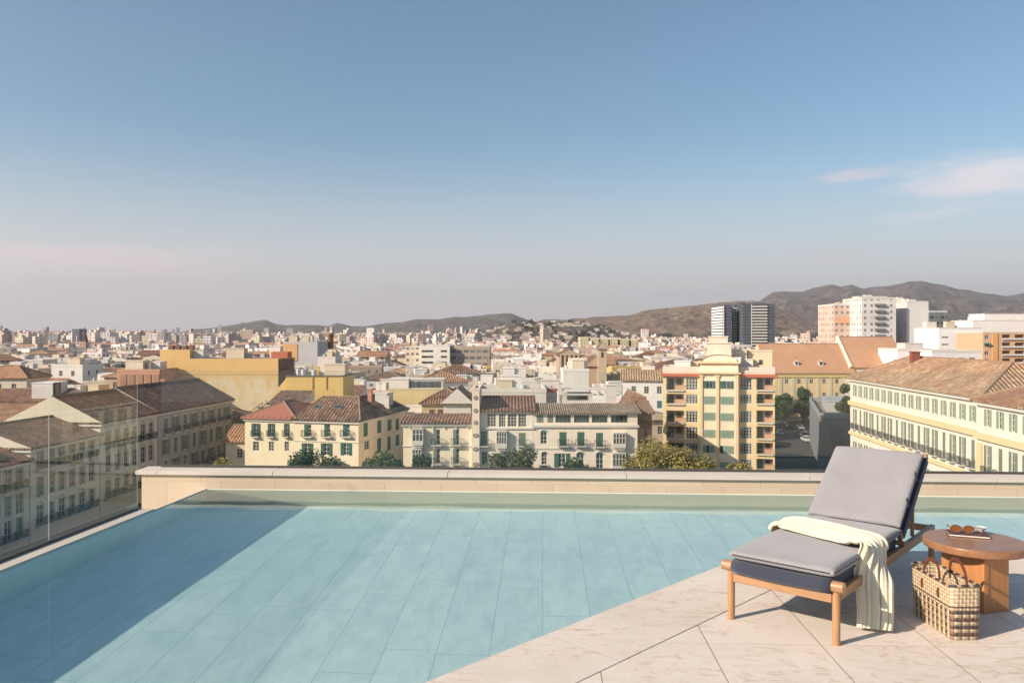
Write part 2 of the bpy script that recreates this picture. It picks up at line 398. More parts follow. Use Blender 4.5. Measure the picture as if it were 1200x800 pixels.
# back parapet
WT = .25
nb = Vector((-bdir.y, bdir.x, 0))        # away from the camera
wl = isect(corner, bdir, flat(G(166, 594)), Vector(cw(166 - 600, F)).to_3d().normalized()); wl = isect(corner, bdir, Vector((0, 0, 0)), Vector((*cw(166 - 600, F), 0)))
m = MB(); w = thing('parapet_wall', 'low beige stone wall with pale coping closing the far side of the pool', 'wall')
prism(m, [wl, Bright, Bright + nb * WT, wl + nb * WT], -1.4, .135, MWALL)
m.build('wall', w)
x = isect(corner, bdir, Vector((0, 0, 0)), Vector((*cw(185 - 600, F), 0)))
m = MB()
o0 = nb * -.03; o1 = nb * (WT + .02)
segs = [wl - bdir * .06]; q = x
n = 0
while (q - wl).length < 16.4: segs.append(q.copy()); q = q + bdir * (1.28 if n == 0 else 1.9); n += 1
for i in range(len(segs) - 1):
    a = segs[i] + bdir * .003; b = segs[i + 1] - bdir * .003
    m = MB(); prism(m, [a + o0, b + o0, b + o1, a + o1], .138, .180, MCOP)
    m.face([(p.x, p.y, .138) for p in reversed([a + o0, b + o0, b + o1, a + o1])], MCOP)
    bevel(m.build('coping_stone', w), .006, 2)
# glass balustrade panels
t = NT('balustrade_glass')
for n_ in list(t.t.nodes):
    if n_ != t.out: t.t.nodes.remove(n_)
tr = t.n('ShaderNodeBsdfTransparent', {0: (.945, .965, .95, 1)}); gs = t.n('ShaderNodeBsdfGlossy', {'Roughness': 0.0, 'Color': (.75, .80, .78, 1)})
bf = t.n('ShaderNodeNewGeometry').outputs['Backfacing']     # the same reflectance from both sides of a thin sheet
fr = t.n('ShaderNodeFresnel', {'IOR': t.ramp(bf, 0, 1, 1.5, 1 / 1.5)}); ms = t.n('ShaderNodeMixShader', {0: fr.outputs[0]})
t.t.links.new(tr.outputs[0], ms.inputs[1]); t.t.links.new(gs.outputs[0], ms.inputs[2]); t.t.links.new(ms.outputs[0], t.out.inputs[0])
MGL = t.m
t = NT('glass_edge')
for n_ in list(t.t.nodes):
    if n_ != t.out: t.t.nodes.remove(n_)
tr = t.n('ShaderNodeBsdfTransparent', {0: (.75, .88, .84, 1)}); gs = t.n('ShaderNodeBsdfDiffuse', {0: (.62, .72, .68, 1)})
ms = t.n('ShaderNodeMixShader', {0: .3}); t.t.links.new(tr.outputs[0], ms.inputs[1]); t.t.links.new(gs.outputs[0], ms.inputs[2]); t.t.links.new(ms.outputs[0], t.out.inputs[0])
MGE = t.m; MCH = plain('channel_metal', (.10, .095, .09), .4, .6)
def glass_panel(a, b, z0, h, nrm, label, group, ped=None):
    o = thing('glass_balustrade', label, 'glass balustrade', (a.x, a.y, z0), group=group)
    a3 = Vector((0, 0, 0)); b3 = Vector((b.x - a.x, b.y - a.y, 0)); nn = nrm * .003
    m = MB(); P = [a3 - nn, b3 - nn, b3 + nn, a3 + nn]; up = Vector((0, 0, h)); q = [Vector((0, 0, .02)) + p for p in P]; r = [p + up for p in P]
    m.face([q[0], q[1], r[1], r[0]], MGL); m.face([q[2], q[3], r[3], r[2]], MGL)
    m.face([q[1], q[2], r[2], r[1]], MGE); m.face([q[3], q[0], r[0], r[3]], MGE); m.face(r, MGE)
    m.build('glass', o)
    m = MB(); e = (b3 - a3).normalized() * .004; c = nrm * .018
    m.box((0, 0, 0), (1, 1, 1), MCH, Matrix(((b3.x, 2 * c.x, 0, -c.x), (b3.y, 2 * c.y, 0, -c.y), (0, 0, .022, 0), (0, 0, 0, 1)))); m.build('channel', o)
ga = wl + nb * (WT - .02)
pxs = [189, 404, 621, 838, 1056, 1276]
pts = [isect(ga, bdir, Vector((0, 0, 0)), Vector((*cw(p - 600, F), 0))) for p in pxs]
pts.append(pts[-1] + (pts[-1] - pts[-2]))
nm = ['leftmost clear glass panel on the far parapet, in front of the dark grey houses', 'second clear glass panel from the left on the far parapet', 'clear glass panel on the far parapet right of the middle of the pool', 'clear glass panel on the far parapet in front of the yellow apartment block', 'clear glass panel on the far parapet behind the lounger backrest', 'clear glass panel on the far parapet at the right edge of the photo']
for i in range(len(pts) - 1):
    glass_panel(pts[i] + bdir * .004, pts[i + 1] - bdir * .004, .181, 1.08, nb, nm[i], 'glass balustrade panels round the pool')
# left side panels stand on the kerb
lo = out * (CW - .03)
lastL = kerb_end + lo
j0 = isect(L0 + lo, ldir, Vector((0, 0, 0)), Vector((*cw(57 - 600, F), 0)))
lp = [lastL - ldir * .02, j0, j0 - ldir * 2.0, j0 - ldir * 4.0]
nm = ['tall clear glass panel on the left kerb next to the parapet corner', 'clear glass panel on the left kerb at the left edge of the photo', 'clear glass panel on the left kerb nearest the camera']
for i in range(3): glass_panel(lp[i + 1] + ldir * .003, lp[i] - ldir * .003, WZ + .013, 1.26, out, nm[i], 'glass balustrade panels round the pool')
# the building carrying the terrace
h = thing('hotel_building', 'building under the terrace that carries the pool and the deck', 'building', (0, 0, -26))
m = MB(); a = wl + nb * (WT - .01); outer = [a, Bright + nb * (WT - .01), Vector((Bright.x, -14, 0)), Vector((Lnear.x - CW + .02, -14, 0)), Lnear + out * (CW - .01)]
n = len(outer)
for i in range(n):
    p, q = outer[i], outer[(i + 1) % n]; m.face([(p.x, p.y, 0), (q.x, q.y, 0), (q.x, q.y, 24.6), (p.x, p.y, 24.6)], plaster((.55, .50, .42)))
m.face([(p.x, p.y, 24.6) for p in outer], plaster((.55, .50, .42))); m.build('wall', h)
# ------------------------------------------------------------------ the city
ZG = -26.0
def smooth(a, b, x):
    x = max(0, min(1, (x - a) / (b - a))); return x * x * (3 - 2 * x)
def gz(x, y):
    """height of the ground under the city"""
    xc = x * ca + y * sa; d = -x * sa + y * ca
    if d < 100: return ZG
    az = xc / d
    return ZG + smooth(500, 4200, d) * (20 + 10 * smooth(-.45, .2, az))
gm = MB(); t = NT('city_ground'); g = t.geo()
t.base(t.mix(t.ramp(t.noise(.02, 8, g, .7), .4, .6), (.13, .12, .10), (.24, .20, .165))); t.rough(.95)
near_m = t.m
ds = [-300, 0, 60, 120, 300, 500, 700, 900, 1200, 1600, 2000, 2500, 3000, 3600, 4200, 6000, 9000, 14000]
us = [-1.6 + .1 * i for i in range(33)]
idx = {}
for i, d in enumerate(ds):
    for j, u in enumerate(us):
        dd = max(d, 350) ; x, y = cw(u * dd * 1.0, d); idx[i, j] = len(gm.v); gm.v.append((x, y, gz(x, y) if d <= 4200 else gz(x, y)))
for i in range(len(ds) - 1):
    for j in range(len(us) - 1): gm.f.append((idx[i, j], idx[i, j + 1], idx[i + 1, j + 1], idx[i + 1, j])); gm.m.append(gm.mi(near_m))
tag(gm.build('ground', uv=False), kind='structure')
# roads
def strip(name, pts, wid, z, mat):
    m = MB()
    for (a, b) in zip(pts[:-1], pts[1:]):
        a = Vector(a); b = Vector(b); n = Vector((-(b - a).y, (b - a).x)).normalized() * wid / 2
        m.face([(a.x + n.x, a.y + n.y, z), (b.x + n.x, b.y + n.y, z), (b.x - n.x, b.y - n.y, z), (a.x - n.x, a.y - n.y, z)][::-1], mat)
    return tag(m.build(name), kind='structure')
t = NT('asphalt'); t.base(t.mix(t.ramp(t.noise(.4, 6, t.geo()), .3, .7), (.045, .045, .048), (.065, .063, .062))); t.rough(.9); ASPH = t.m
pave = plain('paving', (.22, .20, .18), .9)
strip('street', [cw(-70, 55), cw(100, 60)], 60, ZG + .05, ASPH)
strip('pavement', [cw(-60, 108), cw(48, 106)], 12, ZG + .15, pave)
strip('road', [P2(925, 140), P2(921, 290)], 22, ZG + .054, ASPH)
strip('path', [P2(905, 182), P2(962, 182)], 2.2, ZG + .16, pave)

def wall_frame(W, D):
    return {'front': (Vector((0, 0, 0)), Vector((1, 0, 0)), W), 'right': (Vector((W, 0, 0)), Vector((0, 1, 0)), D),
            'back': (Vector((W, D, 0)), Vector((-1, 0, 0)), W), 'left': (Vector((0, D, 0)), Vector((0, -1, 0)), D)}
LANDMARKS = []
ALLB = []; ALLB_OBJ = []
class Bld:
    def __init__(s, name, label, cat, a, b, depth, ztop, wall, group=None, base=None, rev=.16):
        a = Vector(a); b = Vector(b); s.W = (b - a).length; s.D = depth
        s.z0 = base if base is not None else gz(*((a + b) / 2)) ; s.H = ztop - s.z0; s.wall = wall; s.rev = rev
        s.rz = math.atan2((b - a).y, (b - a).x)
        s.o = thing(name, label, cat, (a.x, a.y, s.z0), s.rz, group)
        s.M = Matrix.Translation((a.x, a.y, s.z0)) @ Matrix.Rotation(s.rz, 4, 'Z'); s.Mi = s.M.inverted()
        s.fr = wall_frame(s.W, s.D); s.op = {k: [] for k in s.fr}; s.wins = []
        ALLB.append((Vector((a + b) / 2) + Vector((-math.sin(s.rz), math.cos(s.rz))) * depth / 2, max(s.W, depth) / 2))
        s.a, s.b = a, b; ALLB_OBJ.append(s)
    def hit(s, side, px, py, out=0.0):
        """where the pixel's ray meets a wall's plane: distance along it and height"""
        o, d, L = s.fr[side]; n = Vector((d.y, -d.x, 0))
        ro = s.Mi @ Vector((0, 0, EYE)); rd = s.Mi.to_3x3() @ Vector((*cw(px - 600, F), HY - py))
        t = (o + n * out - ro).dot(n) / rd.dot(n); p = ro + rd * t; return (p - o).dot(d), p.z
    def win(s, side, kind, x0, z0, w, h, **k):
        L = s.fr[side][2]
        if x0 < .15 or x0 + w > L - .15 or z0 < .3 or z0 + h > s.H - .1: return
        if kind != 'bay':
            for q in s.op[side]:
                if not (x0 + w < q[0] + .02 or x0 > q[2] - .02 or z0 + h < q[1] + .02 or z0 > q[3] - .02): return
            s.op[side].append((x0, z0, x0 + w, z0 + h, 1.3 if kind == 'loggia' else s.rev))
        s.wins.append((side, kind, x0, z0, w, h, k))
    def pw(s, side, kind, px0, py0, px1, py1, **k):
        xa, za = s.hit(side, px0, py1); xb, zb = s.hit(side, px1, py0)
        x0, x1 = min(xa, xb), max(xa, xb); s.win(side, kind, x0, za, x1 - x0, s.hit(side, (px0 + px1) / 2, py0)[1] - s.hit(side, (px0 + px1) / 2, py1)[1], **k)
    def grid(s, side, kind, n, z, w, h, x0=None, x1=None, alt=None, **k):
        L = s.fr[side][2]; x0 = 1.2 if x0 is None else x0; x1 = L - 1.2 if x1 is None else x1
        for i in range(n):
            c = x0 + (x1 - x0) * (i + .5) / n; kd = kind if alt is None or i % len(alt) == 0 else alt[i % len(alt)]
            s.win(side, kd, c - w / 2, z, w, h, **k)
    def mat4(s, side):
        o, d, L = s.fr[side]; return Matrix(((d.x, -d.y, 0, o.x), (d.y, d.x, 0, o.y), (0, 0, 1, 0), (0, 0, 0, 1)))
    def walls(s):
        m = MB()
        for side, (o, d, L) in s.fr.items():
            M = s.mat4(side); ops = s.op[side]
            xs = sorted({0, L, *[q[0] for q in ops], *[q[2] for q in ops]}); zs = sorted({0, s.H, *[q[1] for q in ops], *[q[3] for q in ops]})
            f = lambda x, y, z: M @ Vector((x, y, z))
            for j in range(len(zs) - 1):
                i = 0
                while i < len(xs) - 1:
                    def solid(i):
                        cx, cz = (xs[i] + xs[i + 1]) / 2, (zs[j] + zs[j + 1]) / 2
                        return not any(q[0] < cx < q[2] and q[1] < cz < q[3] for q in ops)
                    if not solid(i): i += 1; continue
                    k = i
                    while k < len(xs) - 1 and solid(k): k += 1
                    m.face([f(xs[i], 0, zs[j]), f(xs[k], 0, zs[j]), f(xs[k], 0, zs[j + 1]), f(xs[i], 0, zs[j + 1])], s.wall); i = k
            for (x0, z0, x1, z1, r) in ops:
                m.face([f(x0, 0, z0), f(x1, 0, z0), f(x1, r, z0), f(x0, r, z0)], s.wall); m.face([f(x0, r, z1), f(x1, r, z1), f(x1, 0, z1), f(x0, 0, z1)], s.wall)
                m.face([f(x0, 0, z0), f(x0, r, z0), f(x0, r, z1), f(x0, 0, z1)], s.wall); m.face([f(x1, r, z0), f(x1, 0, z0), f(x1, 0, z1), f(x1, r, z1)], s.wall)
        m.face([(0, 0, s.H), (s.W, 0, s.H), (s.W, s.D, s.H), (0, s.D, s.H)], flatroof((.30, .26, .22)))
        m.build('wall', s.o)
    def band(s, z, h=.25, out=.18, mat=None, sides=('front', 'left', 'right'), name='cornice'):
        m = MB()
        for sd in sides:
            L = s.fr[sd][2]; m.box((-out + .004 * len(sd), -out, z), (L + out - .004 * len(sd), .0, z + h), mat or WHITE, s.mat4(sd))
        return m.build(name, s.o)
    def windows(s):
        for side, kind, x, z, w, h, k in s.wins:
            make_window(s.o, s.mat4(side) @ Matrix.Translation((x, 0, z)), kind, w, h, s.rev, **k)
    def done(s, roof=None, mat=None, **k):
        s.walls(); s.windows()
        if roof: make_roof(s.o, s.W, s.D, s.H, roof, mat, **k)
        return s
def place(o, M): o.matrix_local = M; return o
def make_window(par, M, kind, w, h, rev, col=None, frame=None, bal=0, lintel=None, nx=2, ny=3):
    fr = frame or WHITE; c = col or GREEN
    m = MB()
    if kind == 'bay':
        d = .75; n = nx
        m.box((0, -d, 0), (w, 0, .12), fr); m.box((0, -d, h - .15), (w, 0, h), fr); m.box((-.08, -d - .08, h), (w + .08, 0, h + .12), fr); m.box((.12, -d + .15, -.3), (w - .12, 0, 0), fr)
        m.box((0, -d, .12), (w, -.01, h * .3), c if col else fr)
        for i in range(n + 1):
            x = w * i / n; m.box((x - .06, -d - .01, .12), (x + .06, -d + .08, h - .15), fr)
        for sx in (0, w): m.box((sx - .055, -.1, .12), (sx + .055, -.0, h - .15), fr)
        m.box((-.003, -d - .005, h * .68), (w + .003, -d + .05, h * .68 + .08), fr)
        o = place(m.build('bay_window', par), M)
        p = MB(); p.box((.03, -d + .03, h * .3), (w - .03, -.02, h - .16), pane()); p.build('pane', o); return o
    if kind == 'loggia':          # an open balcony set into the wall
        m.face([(0, 1.3, 0), (w, 1.3, 0), (w, 1.3, h), (0, 1.3, h)], pl_(par))
        o = place(m.build('balcony', par), M)
        p = MB(); p.box((w * .12, 1.22, .05), (w * .40, 1.29, h * .86), c); p.build('door', o)
        p = MB(); p.box((w * .55, 1.22, .9), (w * .85, 1.29, h * .84), pane()); p.build('pane', o)
        r = MB(); r.box((-.05, -.35, -.22), (w + .05, .04, .0), fr); r.box((-.05, -.35, .92), (w + .05, -.29, .99), IRON)
        for i in range(int(w / .2) + 1): r.box((i * .2, -.33, .0), (i * .2 + .03, -.30, .92), IRON)
        r.build('railing', o); return o
    # frame
    b = min(.15, w * .08)
    y = rev * .75
    if kind in ('glass', 'open', 'arch', 'half'):
        m.box((0, y - .03, 0), (b, y, h), fr); m.box((w - b, y - .03, 0), (w, y, h), fr); m.box((b, y - .03, h - b), (w - b, y, h), fr); m.box((b, y - .03, 0), (w - b, y, b), fr)
        for i in range(1, nx): m.box((w * i / nx - b * .4, y - .035, b), (w * i / nx + b * .4, y, h - b), fr)
        for i in range(1, ny): m.box((b, y - .025, h * i / ny - .03), (w - b, y, h * i / ny + .03), fr)
    else:
        m.box((0, y - .02, 0), (w, y + .01, .06), fr)
    o = place(m.build('window', par), M)
    p = MB(); p.face([(0, y + .01, 0), (w, y + .01, 0), (w, y + .01, h), (0, y + .01, h)], pane()); p.build('pane', o)
    if kind in ('sh', 'half'):
        p = MB(); g_ = .02
        if kind == 'sh':
            p.box((g_, .02, g_), (w / 2 - g_, .06, h - g_), c); p.box((w / 2 + g_, .02, g_), (w - g_, .06, h - g_), c)
        else: p.box((g_, .02, g_), (w / 2 - g_, .06, h - g_), c)
        p.build('shutter', o)
    if kind == 'open':
        for sx in (-w * .5 - .01, w + .01):
            p = MB(); p.box((sx, -.07, 0), (sx + w * .5, -.025, h), c); p.build('shutter', o)
    if lintel:
        p = MB(); p.box((-.14, -.06, h + .02), (w + .14, -.002, h + .22), lintel); p.box((-.14, -.06, 0), (-.02, -.002, h + .02), lintel); p.box((w + .02, -.06, 0), (w + .14, -.002, h + .02), lintel); p.build('surround', o)
    if kind == 'arch':
        p = MB(); n = 10; 
        pts = [(w / 2 + w * .62 * math.cos(math.pi * i / n), h - .02 + w * .42 * math.sin(math.pi * i / n)) for i in range(n + 1)]
        pin = [(w / 2 + w * .5 * math.cos(math.pi * i / n), h - .02 + w * .33 * math.sin(math.pi * i / n)) for i in range(n + 1)]
        for i in range(n): 
            p.face([(pts[i][0], -.07, pts[i][1]), (pts[i + 1][0], -.07, pts[i + 1][1]), (pin[i + 1][0], -.07, pin[i + 1][1]), (pin[i][0], -.07, pin[i][1])], fr)
            p.face([(pts[i][0], -.07, pts[i][1]), (pts[i][0], 0, pts[i][1]), (pts[i + 1][0], 0, pts[i + 1][1]), (pts[i + 1][0], -.07, pts[i + 1][1])], fr)
        p.face([(q[0], -.02, q[1]) for q in pin], c if col else pane()); p.build('arch', o)
    if bal:
        e = .3; dd = .6 if bal == 1 else .9
        p = MB(); p.box((-e, -dd, -.14), (w + e, 0, 0), WHITE); p.box((-e + .2, -dd + .25, -.3), (w + e - .2, 0, -.14), WHITE)
        q = p.build('balcony', o); r = MB()
        r.box((-e, -dd, .95), (w + e, -dd + .05, 1.0), IRON); r.box((-e, -dd, .06), (w + e, -dd + .04, .1), IRON)
        for sx in (-e, w + e - .04): r.box((sx, -dd + .05, .95), (sx + .04, 0, 1.0), IRON); r.box((sx, -dd + .05, .06), (sx + .04, 0, .1), IRON)
        nb_ = int((w + 2 * e) / .13)
        for i in range(nb_ + 1):
            x = -e + (w + 2 * e - .025) * i / nb_; r.box((x, -dd + .01, .1), (x + .025, -dd + .035, .95), IRON)
        for sx in (-e, w + e - .025):
            for i in range(1, int(dd / .13)): r.box((sx, -dd + .13 * i, .1), (sx + .025, -dd + .13 * i + .025, .95), IRON)
        r.build('railing', q)
    return o
def make_roof(par, W, D, H, kind, mat, oh=.5, pitch=.42, hip=None, th=.22, rise=None):
    m = MB(); x0, x1, y0, y1 = -oh, W + oh, -oh, D + oh; e = mat; z = H + .03
    def solid(top, bot):
        for f in top: m.face(f, e)
        for f in bot: m.face(f, plain('soffit', (.42, .36, .29), .9))
    if kind == 'flat':
        par_ = MB(); t_ = .28; h_ = .8 if rise is None else rise; c = mat
        par_.box((-.06, -.06, H + .003), (W + .06, t_, H + h_), c); par_.box((-.06, D - t_, H + .003), (W + .06, D + .06, H + h_), c)
        par_.box((-.06, t_ , H + .003), (t_, D - t_, H + h_ - .004), c); par_.box((W - t_, t_, H + .003), (W + .06, D - t_, H + h_ - .004), c)
        return par_.build('parapet', par)
    alongx = W >= D if kind in ('hip', 'gable') else kind.endswith('x')
    half = ((y1 - y0) if alongx else (x1 - x0)) / 2
    r = rise if rise is not None else half * pitch
    zr = z + th + r; zt = z + th
    if kind in ('monof', 'monor', 'monol', 'monob'):   # rises away from that side
        hz_ = {'f': lambda x, y: zt + (y - y0) / (y1 - y0) * r, 'b': lambda x, y: zt + (y1 - y) / (y1 - y0) * r, 'r': lambda x, y: zt + (x1 - x) / (x1 - x0) * r, 'l': lambda x, y: zt + (x - x0) / (x1 - x0) * r}[kind[-1]]
        c = [(x0, y0), (x1, y0), (x1, y1), (x0, y1)]
        m.face([(x, y, hz_(x, y)) for x, y in c], e)
        for i in range(4):
            a, b = c[i], c[(i + 1) % 4]; m.face([(*a, z), (*b, z), (*b, hz_(*b)), (*a, hz_(*a))], e if hz_(*a) + hz_(*b) < 2 * zt + .1 else WHITE)
        m.face([(x, y, z) for x, y in reversed(c)], plain('soffit', (.42, .36, .29), .9)); return m.build('roof', par)
    hp = hip if hip is not None else (half if kind == 'hip' else 0)
    if alongx: ra, rb = (x0 + hp, (y0 + y1) / 2, zr), (x1 - hp, (y0 + y1) / 2, zr)
    else: ra, rb = ((x0 + x1) / 2, y0 + hp, zr), ((x0 + x1) / 2, y1 - hp, zr)
    A, B, C, Dd = (x0, y0, zt), (x1, y0, zt), (x1, y1, zt), (x0, y1, zt)
    if alongx: m.face([A, B, rb, ra], e); m.face([C, Dd, ra, rb], e); ends = [([B, C, rb]), ([Dd, A, ra])]
    else: m.face([B, C, rb, ra], e); m.face([Dd, A, ra, rb], e); ends = [([A, B, ra]), ([C, Dd, rb])]
    for f in ends: m.face(f, e if hp > .05 else par_wall(par))
    c = [(x0, y0), (x1, y0), (x1, y1), (x0, y1)]
    for i in range(4):
        a, b = c[i], c[(i + 1) % 4]; m.face([(*a, z), (*b, z), (*b, zt), (*a, zt)], e)
    m.face([(x, y, z) for x, y in reversed(c)], plain('soffit', (.42, .36, .29), .9))
    # ridge and hip caps
    cap = [(ra, rb)]
    if hp > .05: cap += [(A, ra), (B, rb), (C, rb), (Dd, ra)] if alongx else [(A, ra), (B, ra), (C, rb), (Dd, rb)]
    for a, b in cap: m.tube([a, b], .16, plain('ridge_tile', (.30, .19, .13), .9), 5)
    return m.build('roof', par)
def pl_(par): return plaster((.50, .33, .23))
def par_wall(par):
    for ch in par.children:
        if ch.name.startswith('wall'): return ch.data.materials[0]
    return WHITE
def chimney(b, x, y, z, w=.8, h=1.8, mat=None):
    m = MB(); m.box((x, y, z - 1.2), (x + w, y + w * .8, z + h), mat or b.wall); m.box((x - .1, y - .1, z + h), (x + w + .1, y + w * .8 + .1, z + h + .15), mat or b.wall); return m.build('chimney', b.o)
def boxpart(b, name, x0, y0, z0, x1, y1, z1, mat, lip=0):
    m = MB(); m.box((x0, y0, z0), (x1, y1, z1), mat)
    if lip: m.box((x0 - lip, y0 - lip, z1), (x1 + lip, y1 + lip, z1 + .2), mat)
    return m.build(name, b.o)
CREAM = (.62, .53, .40); BEIGE = (.60, .50, .39); YEL = (.62, .42, .15); PINKW = (.62, .52, .46); WH = (.70, .65, .60); OCH = (.55, .38, .16); GREY = (.36, .35, .34)
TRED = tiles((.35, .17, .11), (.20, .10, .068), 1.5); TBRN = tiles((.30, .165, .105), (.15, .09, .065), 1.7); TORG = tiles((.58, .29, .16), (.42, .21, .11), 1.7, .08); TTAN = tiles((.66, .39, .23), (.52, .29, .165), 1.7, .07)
t = NT('smooth_clay'); g = t.geo(); t.base(t.mix(t.ramp(t.noise(.12, 8, g, .7), .35, .65), (.48, .275, .165), (.39, .22, .13))); t.rough(.9); TSM = t.m; TDK = tiles((.14, .10, .075), (.10, .075, .06))
# ------------------------------------------------------------------ houses one can tell apart
VIS = []
def C2(xc, dc): return Vector(cw(xc, dc))
def hero(name, label, cat, px0, px1, d, depth, ytop, wall, ybot=None, d1=None, group=None, base=None, mark=None, rev=.16):
    d1 = d1 or d; b = Bld(name, label, cat, P2(px0, d), P2(px1, d1), depth, Z(ytop, (d + d1) / 2), wall, group, base, rev)
    if ybot: VIS.append((px0, px1, min(d, d1), ybot))
    if mark: LANDMARKS.append(((px0 + px1) / 2, mark))
    return b
pl = plaster
# --- cream corner house with the hipped tile roof
c0 = C2(-24.1, 125); a0 = c0 - (C2(.973, -.229)) * 11.0; a1 = c0 - C2(.973, -.229) * 19.9
b = Bld('corner_house', 'cream corner house with brown hipped tile roof, skylights and a long tan side wall', 'house', a0, c0, 21, Z(494, 125), pl((.74, .61, .44)))
VIS.append((345, 475, 122, 548)); LANDMARKS.append((400, 'the cream corner house')); VIS.append((908, 992, 268, 560))
for (x0, x1) in ((356.5, 365), (380, 387), (402, 410)): b.pw('front', 'half', x0, 497, x1, 511, bal=1, lintel=None)
for (x0, x1) in ((356, 364.5), (378.5, 387), (401.5, 410)): b.pw('front', 'open', x0 + 1, 519, x1 - 1, 533)
for q in ((426, 431, 496, 512), (442, 447, 493, 508), (454, 459, 492, 505), (463.6, 467.6, 491, 504), (427, 433, 517, 528), (442, 446.6, 514, 531), (454, 458, 512, 528), (463.6, 468, 510, 523)): b.pw('right', 'sh' if q[0] != 427 else 'glass', q[0], q[2], q[1], q[3])
b.band(b.H - .35, .3, .3); b.band(b.H - 3.35, .15, .1, name='ledge')
b.walls(); b.windows()
r = make_roof(b.o, 11, 11, b.H, 'hip', TBRN, hip=2.9, rise=3.2); r2 = make_roof(b.o, 11, 15.5, b.H, 'gabley', TDK, rise=2.7); r2.location = (.01, 5.5, -.03)
for x, y, w in ((2.3, 2.2, .9), (5.6, 2.3, 1.3)):
    m = MB(); M = Matrix.Translation((x, y, b.H + .25 + (y + .5) * 3.2 / 6.0 + .06)) @ Matrix.Rotation(math.atan2(3.2, 6.0), 4, 'X')
    m.box((-.06, -.06, -.05), (w + .06, .96, .08), plain('zinc', (.35, .36, .37), .4, .5), M); o = m.build('skylight', b.o); p = MB(); p.box((.04, .04, .081), (w - .04, .86, .1), pane(), M); p.build('pane', o)
chimney(b, 8.6, 9, b.H + 2.6, .7, 1.6, pl((.45, .22, .14))); chimney(b, 9.6, 14, b.H + 1.4, .8, 1.4, pl((.6, .55, .5)))
boxpart(b, 'attic_box', 7.4, 15, b.H + .8, 9.6, 18, b.H + 3.2, pl((.55, .52, .48)), .1)
b = Bld('townhouse', 'low cream house with green shutters and a faded red sheet roof', 'house', a1, a0 - C2(.973, -.229) * .0, 12, Z(494, 125), pl((.72, .60, .42)))
VIS.append((287, 347, 122, 540))
for (x0, x1) in ((296, 304), (314.5, 321.5), (333, 339)):
    b.pw('front', 'open', x0 + 1.5, 496, x1 - 1.5, 511, bal=1); b.pw('front', 'glass', x0 + .5, 517, x1 - .5, 528)
b.band(b.H - .3, .25, .25)
b.done('hip', plain('red_sheet', (.36, .135, .09), .7), rise=2.3)
for i in range(9):
    m = MB(); m.tube([(.2 + i * 1.05, -.45, b.H + .30), (.2 + i * 1.05, 5.0, b.H + .30 + 2.0)], .07, plain('red_seam', (.48, .24, .17), .7), 4); m.build('roof_seam', b.o)
# --- row along the far side of the street
P = .0
b = hero('townhouse', 'cream three-bay house with white bay windows and low brown tile roof beside the medallion pier', 'house', 472.5, 553, 120, 13, 496, pl((.80, .66, .49)), 548, mark='the cream three-bay house')
b.pw('front', 'bay', 484, 502, 496, 521, nx=3); b.pw('front', 'bay', 484, 525.5, 494, 542, nx=3)
for (x0, x1) in ((508, 516), (531, 538.5)): b.pw('front', 'half', x0, 503, x1, 521, bal=1, col=GREYG); b.pw('front', 'half', x0, 525.5, x1, 543, bal=1, col=GREYG)
b.band(b.H - .35, .35, .3); b.band(b.H - 3.5, .18, .12, name='ledge')
for i in range(6): boxpart(b, 'bracket', .9 + i * 1.75, -.2, b.H - .75, 1.05 + i * 1.75, -.003, b.H - .36, WHITE)
b.walls(); b.windows(); make_roof(b.o, b.W, 5.5, b.H, 'monof', TRED, rise=.7)
m = Bld('party_wall_pier', 'tall narrow cream pier with oval medallions between two houses', 'pier', P2(553.2, 119.3), P2(561.8, 119.3), 9, Z(457, 119.3), pl((.78, .65, .53)))
VIS.append((552, 562, 118, 548))
for y in (466, 481, 495, 510, 526, 544):
    s_, z_ = m.hit('front', 557.5, y); q = MB(); n = 14
    for rr, yy, mt in ((.34, -.05, plain('medallion', (.26, .20, .15), .8)), (.16, -.08, plain('medallion_boss', (.42, .36, .3), .8))):
        rx = rr * (1.35 if y > 500 else 1)
        ring = [(s_ + rx * math.cos(2 * math.pi * i / n), yy, z_ + rr * math.sin(2 * math.pi * i / n)) for i in range(n)]
        q.face(ring, mt)
        for i in range(n): a, c = ring[i], ring[(i + 1) % n]; q.face([a, (a[0], 0, a[2]), (c[0], 0, c[2]), c], mt)
    q.build('medallion', m.o)
m.done('flat', pl((.78, .65, .53)), rise=.3)
b = hero('loggia_house', 'grey-white house with a glazed loggia under a brown tile roof', 'house', 562, 625, 120, 12, 482, pl((.78, .69, .56)), 548, mark='the glazed loggia house')
for (x0, x1) in ((562.8, 569.8), (571, 581.5), (584.7, 592.6), (595, 605.7), (607.5, 617)): b.pw('front', 'glass', x0, 484.5, x1, 500, nx=3, ny=4)
b.pw('front', 'sh', 563.5, 505, 570.5, 522, bal=1, col=GREYG); b.pw('front', 'bay', 582, 505, 593.5, 524.5, nx=4); b.pw('front', 'sh', 608, 507, 616, 522, bal=1, col=GREYG)
b.pw('front', 'glass', 564.5, 529, 571, 544); b.pw('front', 'sh', 583, 530, 593.5, 546, col=GREYG); b.pw('front', 'glass', 608, 530, 616, 545)
b.band(b.hit('front', 590, 502.5)[1], .2, .2, name='ledge'); b.band(b.H - .25, .25, .25)
b.walls(); b.windows(); make_roof(b.o, b.W, 9, b.H, 'monof', TRED, rise=1.5)
b = hero('arcade_house', 'pale pink house with green shutters, a teal arched window and a flat tile roof', 'house', 625.2, 747, 120, 13, 484.5, pl((.80, .66, .54)), 548, mark='the pale pink arcade house')
